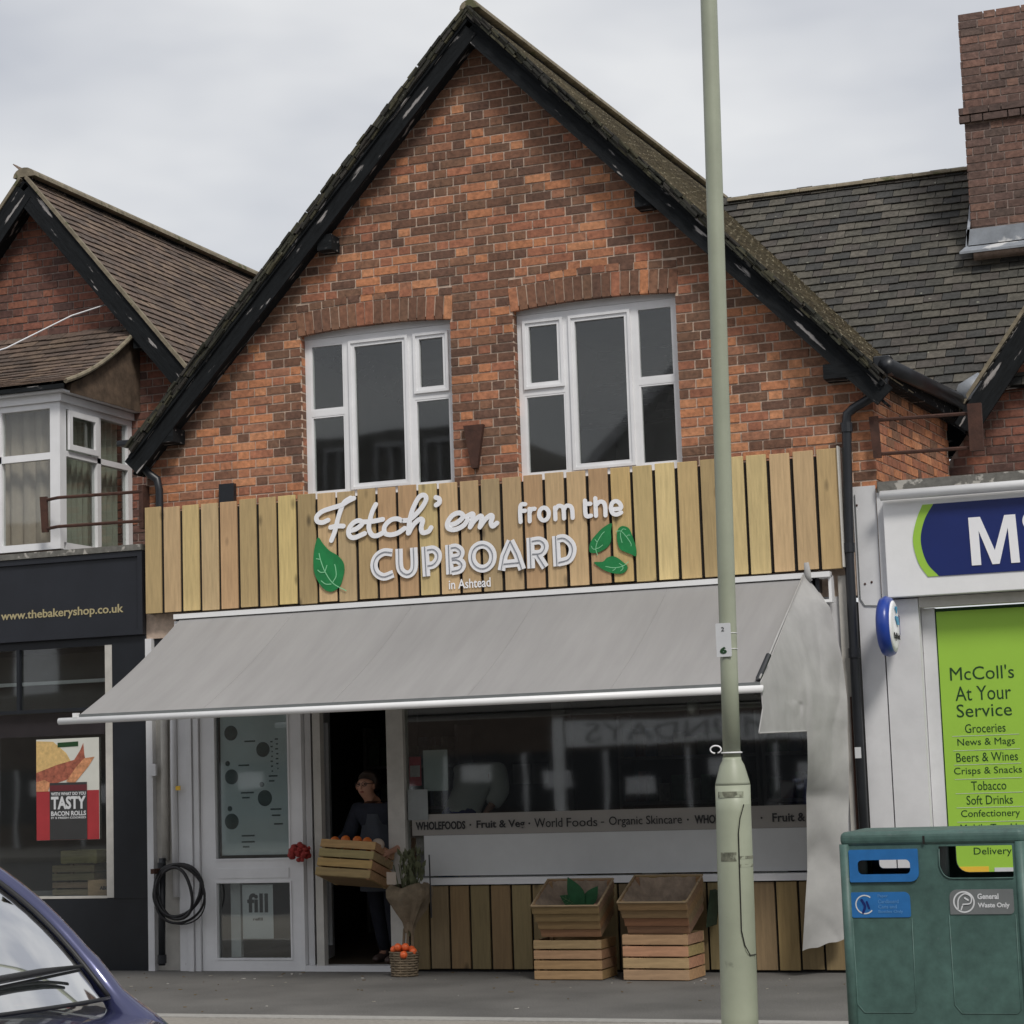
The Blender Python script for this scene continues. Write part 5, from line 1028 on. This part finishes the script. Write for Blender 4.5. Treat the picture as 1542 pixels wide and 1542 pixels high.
for k in range(14): mb.box(1.14+.05*(k%2)+rnd.uniform(-.01,.01),1.16+.05*(k%2),.0305,.0315,1.60+.02*k,1.612+.02*k)
mb.build('small_print',m_pd,DP)
fillP=sheet('fill_poster',.855,1.135,.255,.69,.034,m_paper,'white paper poster reading fill behind the lower door panel','poster'); text('poster_lettering','fill',.90,1.09,.465,.62,.0335,m_print,fillP,ext=.001,bold=.03); text('poster_lettering','refill',.95,1.04,.40,.425,.0335,m_print,fillP,ext=.001,bold=.03)
for o in fillP.children: pass
sheet('window_notice',2.50,2.71,1.405,1.728,.034,M('pale_grey_notice',(.33,.37,.36),.5,.05),'pale grey notice inside the left end of the shop window','notice')
rn=sheet('red_notice',2.375,2.48,1.45,1.68,.034,m_red,'narrow red edged notice inside the far left of the shop window','notice'); B('inset',(2.385,2.47,.031,.033,1.52,1.61),M('notice_grey',(.3,.27,.26),.5,.2,30),rn)
sheet('small_notice',2.372,2.545,1.18,1.42,-.002,M('small_notice_grey',(.26,.28,.28),.6,.1,8),'small grey notice low at the left end of the shop window','notice')
sheet('wall_notice',2.36,2.53,1.42,1.60,2.4,m_inside2,'left of two dim square notices on the wall deep inside the shop','notice'); sheet('wall_notice',2.55,2.70,1.42,1.60,2.4,m_inside2,'right of two dim square notices on the wall deep inside the shop','notice')
pen=thing('pendant_lamp',(4.65,.5,1.97),'round metal pendant lamp inside the shop window','lamp'); MB().lathe([(.045,-.06),(.05,0),(.045,.05),(.01,.07)],(4.60,.55,1.98),20).build('shade',M('brushed_metal',(.4,.4,.38),.35,.1,metal=.7),pen,smooth=True); MB().tube([(4.60,.55,2.05),(4.60,.55,2.7)],.004,5).build('cord',m_rubber,pen)
# ================= PEOPLE =================
def skin(name,nodes,edges,m,parent,sub=2,root=0):
    me=bpy.data.meshes.new(name); me.from_pydata([n_[:3] for n_ in nodes],edges,[]); o=bpy.data.objects.new(name,me); C.objects.link(o)
    md=o.modifiers.new('s','SKIN'); md.use_smooth_shade=True
    sv=me.skin_vertices[0].data
    for i,n_ in enumerate(nodes):
        r=n_[3]; sv[i].radius=(r,n_[4] if len(n_)>4 else r); sv[i].use_root=(i==root)
    ss=o.modifiers.new('u','SUBSURF'); ss.levels=sub; ss.render_levels=sub
    dg=bpy.context.evaluated_depsgraph_get(); me2=bpy.data.meshes.new_from_object(o.evaluated_get(dg)); me2.name=name; C.objects.unlink(o); bpy.data.objects.remove(o); me2.materials.clear(); me2.materials.append(m)
    for p_ in me2.polygons: p_.use_smooth=True
    ob=bpy.data.objects.new(name,me2); C.objects.link(ob); ob.parent=parent; WL[ob.name]=WL[parent.name]; return ob
m_skin=M('skin',(.46,.24,.16),.5,.08,12,pos=False); m_hair=M('dark_brown_hair',(.035,.02,.012),.6,.4,30,.3); m_jump=M('navy_jumper',(.022,.026,.04),.9,.2,30,.2); m_apron=M('grey_apron',(.06,.068,.085),.85,.15,12); m_trou=M('dark_trousers',(.012,.014,.024),.9,.2,12); m_boot=M('brown_boot',(.09,.06,.05),.6,.2,12)
P1=thing('person',(2.0,.24,.035),'person in dark jumper and grey apron carrying a crate of oranges out of the doorway','person')
def hand(N_,E_,w,c,dirv,side,r=.0095):
    # palm node index w; fingers curl round the crate edge
    c=Vector(c); dirv=Vector(dirv).normalized(); sd=Vector(side).normalized(); dn=dirv.cross(sd).normalized()
    N_.append((*(c+dirv*.05),.028,.018)); pi=len(N_)-1; E_.append((w,pi))
    for k,(off,l) in enumerate(((-.028,.062),(-.009,.072),(.010,.068),(.028,.052))):
        b=c+dirv*.082+sd*off; k1=b+dirv*l*.45+dn*.006; k2=k1+dirv*l*.3+dn*.022
        i=len(N_); N_+= [(*b,r),(*k1,r*.9),(*k2,r*.75)]; E_+= [(pi,i),(i,i+1),(i+1,i+2)]
    b=c+dirv*.03-sd*.034; i=len(N_); N_+=[(*b,r*1.15),(*(b+dirv*.03-sd*.02),r),(*(b+dirv*.055-sd*.014+dn*.012),r*.85)]; E_+=[(pi,i),(i,i+1),(i+1,i+2)]
body=[(0,.06,.80,.12,.10),(0,.05,.92,.11,.09),(-.0,.02,1.08,.115,.085),(-.01,-.02,1.19,.11,.075),(-.02,-.05,1.275,.05),(-.03,-.08,1.33,.045),(-.05,-.115,1.375,.062,.066),(-.055,-.115,1.43,.074,.088),(-.05,-.10,1.485,.062,.07),
 (.155,-.01,1.235,.052),(.25,.0,1.03,.04),(.285,-.23,.935,.030),(.27,-.37,.905,.022),
 (-.175,-.02,1.235,.052),(-.255,-.03,1.03,.04),(-.245,-.25,.96,.030),(-.225,-.39,.945,.022),
 (.09,.06,.74,.088),(.10,.02,.43,.055),(.09,.10,.08,.035),(.08,.02,.03,.03),
 (-.08,.08,.74,.088),(-.07,.10,.43,.055),(-.07,.22,.08,.035),(-.08,.14,.03,.03)]
ed=[(0,1),(1,2),(2,3),(3,4),(4,5),(5,6),(6,7),(7,8),(3,9),(9,10),(10,11),(11,12),(3,13),(13,14),(14,15),(15,16),(0,17),(17,18),(18,19),(19,20),(0,21),(21,22),(22,23),(23,24)]
hand(body,ed,12,(.27,-.37,.905),(-.25,-.95,-.05),(.1,0,1)); hand(body,ed,16,(-.225,-.39,.945),(.25,-.95,-.05),(-.1,0,1))
bd=skin('body',body,ed,m_skin,P1)
def sub(idx,grow,ee,name,m,extra=()):
    mp_={i:k for k,i in enumerate(idx)}; nn=[(*body[i][:3],body[i][3]+grow,(body[i][4] if len(body[i])>4 else body[i][3])+grow) for i in idx]; return skin(name,nn,[(mp_[a],mp_[b]) for a,b in ee],m,P1)
sub([0,1,2,3,9,10,11,13,14,15,4],.022,[(0,1),(1,2),(2,3),(3,9),(9,10),(10,11),(3,13),(13,14),(14,15),(3,4)],'jumper',m_jump)
sub([0,17,18,19,21,22,23],.016,[(0,17),(17,18),(18,19),(0,21),(21,22),(22,23)],'trousers',m_trou)
for f_ in ((.09,.10,.08),(-.07,.22,.08)):
    skin('boot',[(f_[0],f_[1],.26,.05),(f_[0],f_[1]+.005,.12,.046),(f_[0]-.005,f_[1]-.01,.045,.045,.04),(f_[0]-.015,f_[1]-.12,.035,.04,.03),(f_[0]-.02,f_[1]-.17,.03,.03,.022)],[(0,1),(1,2),(2,3),(3,4)],m_boot,P1)
o0=Vector(WL[P1.name])
vs=[];fs=[]
for j in range(13):
    t=j/12; z=1.20-t*.62; wd=.085+.075*min(1,t*2.2)
    for i in range(9):
        u_=i/8*2-1; vs.append(o0+Vector((u_*wd,-.125+.03*t+.05*u_*u_+.006*math.sin(u_*9+z*7),z)))
for j in range(12):
    for i in range(8): a=j*9+i; fs.append((a,a+1,a+10,a+9))
MB().add(vs,fs).build('apron',m_apron,P1,smooth=True)
mb=MB(); hc=o0+Vector((-.045,-.08,1.462)); mb.ball(hc,.094,18,12,sc=(.92,1.02,.95))
mb.v=[q if not(q.y<hc.y-.03 and q.z<hc.z+.045) else Vector((q.x,hc.y-.02,q.z)) for q in mb.v]; mb.ball(hc+Vector((.02,.085,-.03)),.05,12,8); mb.build('hair',m_hair,P1,smooth=True)
fc=o0+Vector((-.057,-.195,1.42)); mb=MB(); mb.ball(fc+Vector((0,-.004,-.005)),.013,10,8,sc=(.8,1.2,1.4)); mb.build('nose',m_skin,P1,smooth=True)
for sx in (-1,1): MB().ball(fc+Vector((sx*.028,.012,.022)),.010,10,8,sc=(1.1,.6,.6)).build('eye',m_hair,P1,smooth=True); MB().ball(fc+Vector((sx*.076,.085,0)),.02,10,8,sc=(.4,.8,1.2)).build('ear',m_skin,P1,smooth=True)
MB().ball(fc+Vector((0,.012,-.042)),.014,10,6,sc=(1.5,.6,.4)).build('mouth',M('lips',(.28,.08,.06),.5,0),P1,smooth=True)
mb=MB()
for sx in (-1,1): mb.tube([fc+Vector((sx*.030+.022*math.cos(a),.0,.022+.017*math.sin(a))) for a in [2*math.pi*k/14 for k in range(14)]],.0025,5,closed=True); mb.tube([fc+Vector((sx*.052,.0,.025)),fc+Vector((sx*.076,.09,.025))],.0025,5)
mb.build('glasses',m_rubber,P1)
# second person, bending, seen from behind in the window
P2=thing('person',(2.42,1.1,.035),'person in white sweatshirt bending over behind the left end of the shop window','person')
m_sw=M('white_sweatshirt',(.8,.83,.8),.9,.06,6,pos=False); m_bt=M('blue_trousers',(.03,.045,.2),.85,.15,8)
body=[(-.05,-.05,1.10,.12,.10),(-.03,.05,1.24,.12,.11),(.0,.18,1.40,.14,.12),(.02,.32,1.50,.13,.12),(.03,.42,1.50,.05),(.04,.50,1.46,.05),(.05,.56,1.40,.09,.1),
 (.18,.30,1.50,.06),(.25,.18,1.34,.045),(.20,.08,1.22,.035),(.17,.03,1.17,.025),(-.15,.34,1.50,.06),(-.2,.42,1.30,.045),(-.16,.42,1.12,.032),(-.14,.42,1.06,.025),
 (.04,-.06,1.02,.10),(.05,-.08,.70,.06),(.05,-.02,.38,.04),(.05,-.12,.33,.03),(-.14,-.06,1.02,.10),(-.15,-.08,.70,.06),(-.15,-.02,.38,.04),(-.15,-.12,.33,.03)]
ed=[(0,1),(1,2),(2,3),(3,4),(4,5),(5,6),(3,7),(7,8),(8,9),(9,10),(3,11),(11,12),(12,13),(13,14),(0,15),(15,16),(16,17),(17,18),(0,19),(19,20),(20,21),(21,22)]
hand(body,ed,10,(.17,.03,1.17),(-.2,.2,-1),(0,1,.2)); hand(body,ed,14,(-.14,.42,1.06),(0,.1,-1),(0,1,.1))
skin('body',body,ed,m_skin,P2)
def sub2(idx,grow,ee,name,m):
    mp_={i:k for k,i in enumerate(idx)}; skin(name,[(*body[i][:3],body[i][3]+grow,(body[i][4] if len(body[i])>4 else body[i][3])+grow) for i in idx],[(mp_[a],mp_[b]) for a,b in ee],m,P2)
sub2([1,2,3,7,8,9,11,12,13,0],.042,[(0,1),(1,2),(2,3),(3,7),(7,8),(8,9),(3,11),(11,12),(12,13)],'sweatshirt',m_sw)
sub2([0,15,16,17,19,20,21,1],.035,[(0,15),(15,16),(16,17),(0,19),(19,20),(20,21),(0,1)],'trousers',m_bt)
MB().ball(Vector(WL[P2.name])+Vector((.05,.57,1.44)),.105,14,10).build('hair',m_hair,P2,smooth=True)
sp_=thing('step_stool',(2.36,1.0,.035),'low step stool hidden behind the frosted window film','stool'); B('top',(2.15,2.6,.85,1.2,.30,.34),m_inside2,sp_)
for a_ in (2.17,2.55):
    for b_ in (.87,1.15): B('leg',(a_,a_+.03,b_,b_+.03,.036,.30),m_inside2,sp_)
# ================= CAR =================
hd=R(-20); 
CAR=thing('parked_car',(0,0,-.12),'dark blue car at the left corner with pale reflections on its windscreen','car',rot=(0,0,hd))
m_car=M('metallic_blue_paint',(.045,.05,.125),.25,.06,5,metal=.35,pos=False); m_car.node_tree.nodes['Principled BSDF'].inputs['Coat Weight'].default_value=1
m_ws=glass('windscreen_glass',tint=(.7,.85,.82),base=.84,k=.6)
m_trim=M('black_trim',(.012,.012,.013),.5,.1,8)
st=[(-2.05,.70,.62,.80),(-1.95,.80,.45,.95),(-1.5,.86,.25,1.02),(-.8,.875,.22,1.03),(0,.88,.22,1.03),(.5,.875,.22,1.015),(.75,.87,.22,1.01),(1.0,.86,.22,.985),(1.25,.85,.24,.945),(1.6,.83,.26,.88),(1.85,.79,.34,.79),(2.02,.70,.45,.66)]
vs=[];fs=[]
for X_,w_,zb,zt in st:
    sec=[(.85,zb),(.97,zb+.10),(1.0,zb+.3*(zt-zb)+.05),(1.0,zb+.62*(zt-zb)),(.975,zt-.075),(.93,zt-.025),(.84,zt),(.5,zt+.022),(0,zt+.03)]
    half=[(w_*a,b) for a,b in sec]; full=half+[(-a,b) for a,b in half[::-1][1:]]; vs+=[(X_,a,b) for a,b in full]
k=17
for i in range(len(st)-1):
    for j in range(k-1): fs.append((i*k+j,(i+1)*k+j,(i+1)*k+j+1,i*k+j+1))
    fs.append((i*k+k-1,(i+1)*k+k-1,(i+1)*k,i*k))
fs+=[tuple(range(k-1,-1,-1)),tuple(range((len(st)-1)*k,len(st)*k))]
MB().add(vs,fs).build('body',m_car,CAR,smooth=True,local=True)
def wbase(t): return Vector((.985-.16*abs(t)**2.6,.735*t,1.035+.012*(1-t*t)))      # t -1..1 across
def wtop(t): return Vector((.325-.05*t*t,.575*t,1.465+.02*(1-t*t)))
vs=[];fs=[];nu=24;nv=10
def wp(t,s_): 
    a=wbase(t)*(1-s_)+wtop(t)*s_; a+=Vector((.035,0,.03))*math.sin(math.pi*s_); return a
for j in range(nv+1):
    for i in range(nu+1):
        t=i/nu*2-1; s_=j/nv; tt=t*(1-.05*(1-s_)**6); vs.append(wp(tt*.94,s_*.97+.015))
for j in range(nv):
    for i in range(nu): a=j*(nu+1)+i; fs.append((a,a+1,a+nu+2,a+nu+1))
MB().add(vs,fs).build('windscreen',m_ws,CAR,smooth=True,local=True)
for sg in (1,-1):
    MB().tube([wp(sg*.99,s_/12)+Vector((0,sg*.004,.004)) for s_ in range(-3,13)],[.075,.065,.05]+[.036]*3+[.030]*10,10).build('a_pillar',m_car,CAR,smooth=True,local=True)
    MB().tube([wp(sg*.945,s_/12)+Vector((.006,0,.008)) for s_ in range(0,13)],.007,6).build('window_seal',m_trim,CAR,smooth=True,local=True)
MB().tube([wp((i/20*2-1)*.94,.0)+Vector((.01,0,.004)) for i in range(21)],.006,6).build('window_seal',m_trim,CAR,smooth=True,local=True)
vs=[];fs=[];xs=[.325,.15,-.3,-.9,-1.35,-1.6]; zt=[1.463,1.49,1.50,1.485,1.44,1.36]
for X_,z_ in zip(xs,zt):
    for i in range(13): t=i/12*2-1; vs.append((X_-(.05*t*t if X_>.3 else 0),.60*t,z_-.035*t*t-.03*abs(t)**8+.012))
for j in range(5):
    for i in range(12): a=j*13+i; fs.append((a,a+1,a+14,a+13))
MB().add(vs,fs).build('roof',m_car,CAR,smooth=True,local=True)
for sg in (1,-1):
    MB().prism([(.80,sg*.75,1.03),(-.35,sg*.77,1.03),(-.35,sg*.60,1.44),(.38,sg*.59,1.43)],(0,-sg*.006,0)).build('side_window',m_glshop,CAR,local=True); MB().prism([(-.40,sg*.77,1.03),(-1.45,sg*.75,1.03),(-1.30,sg*.60,1.40),(-.40,sg*.60,1.44)],(0,-sg*.006,0)).build('side_window',m_glshop,CAR,local=True)
    MB().tube([(-.375,sg*.77,1.03),(-.375,sg*.60,1.45)],.03,8).build('b_pillar',m_car,CAR,local=True); MB().tube([(-1.5,sg*.75,1.03),(-1.45,sg*.60,1.42)],.06,8).build('c_pillar',m_car,CAR,local=True)
    MB().ball((1.93,sg*.56,.68),.13,14,10,sc=(.5,1.1,.7)).build('headlight',m_gl,CAR,smooth=True,local=True)
    if sg<0: mm=MB().ball((.72,sg*.96,1.06),.10,14,10,sc=(.5,.9,.62)).build('door_mirror',m_car,CAR,smooth=True,local=True)
    for X_ in (1.32,-1.28):
        wh=MB(); wh.tube([(X_,sg*.70,.31),(X_,sg*.885,.31)],.31,28); w_=wh.build('wheel',m_rubber,CAR,local=True); rm_=MB().tube([(X_,sg*.84,.31),(X_,sg*.895,.31)],.19,20).build('rim',m_greypl,w_,local=True); rm_.location-=w_.location
MB().prism([(-1.6,-.58,1.40),(-1.6,.58,1.40),(-2.0,.66,1.0),(-2.0,-.66,1.0)],(.01,0,0)).build('rear_window',m_trim,CAR,local=True)
MB().box(-1.6,.75,-.7,.7,.3,.95).build('cabin_floor',m_trim,CAR,local=True); MB().prism([(.80,-.60,.98),(.80,.60,.98),(.45,.60,.99),(.45,-.60,.99)],(0,0,-.06)).build('dashboard',m_greypl,CAR,local=True)
def wiper(t0,t1,s0,s1):
    P0,P1_=wp(t0,s0)+Vector((.02,0,.02)),wp(t1,s1)+Vector((.02,0,.022)); q=Vector((P1_.x,P1_.y,P1_.z)); mb=MB()
    mb.tube([wp(t0-.05,-.05)+Vector((.05,0,.02)),P0.lerp(q,.45)+Vector((.02,0,.022)),P0.lerp(q,.55)+Vector((.02,0,.02))],[.014,.011,.008],6); mb.tube([P0.lerp(q,a)+Vector((.012,0,.012+.01*math.sin(math.pi*a))) for a in (0,.25,.5,.75,1)],[.007,.011,.012,.011,.005],6); mb.tube([P0.lerp(q,a) for a in (0,.5,1)],.005,5)
    mb.build('wiper',m_trim,CAR,smooth=True,local=True)
wiper(-.10,.84,.06,.13); wiper(-.95,-.2,.05,.10)
CAR.location=(4.70,-10.21,-.115)

mb=MB()
for i in range(170):
    x=rnd.uniform(-1,8); y=-abs(rnd.gauss(0,.9))-.06 if rnd.random()<.75 else rnd.uniform(-2.7,-.3); s_=rnd.uniform(.006,.02); a=rnd.uniform(0,3.1); c=rnd.choice([(.3,.28,.24),(.12,.08,.04),(.45,.43,.4),(.16,.11,.05)])
    if y<-2.75: continue
    dx,dy=math.cos(a)*s_,math.sin(a)*s_; mb.prism([(x-dx,y-dy,.001),(x+dy*.5,y-dx*.5,.001),(x+dx,y+dy,.001),(x-dy*.5,y+dx*.5,.001)],(0,0,.004),c)
o=mb.build('footway_grit',M('grit_and_leaf_bits',attr=True,rough=.9,var=.2),kind='stuff'); o['label']='scattered pale grit and dead leaf bits on the tarmac footway'
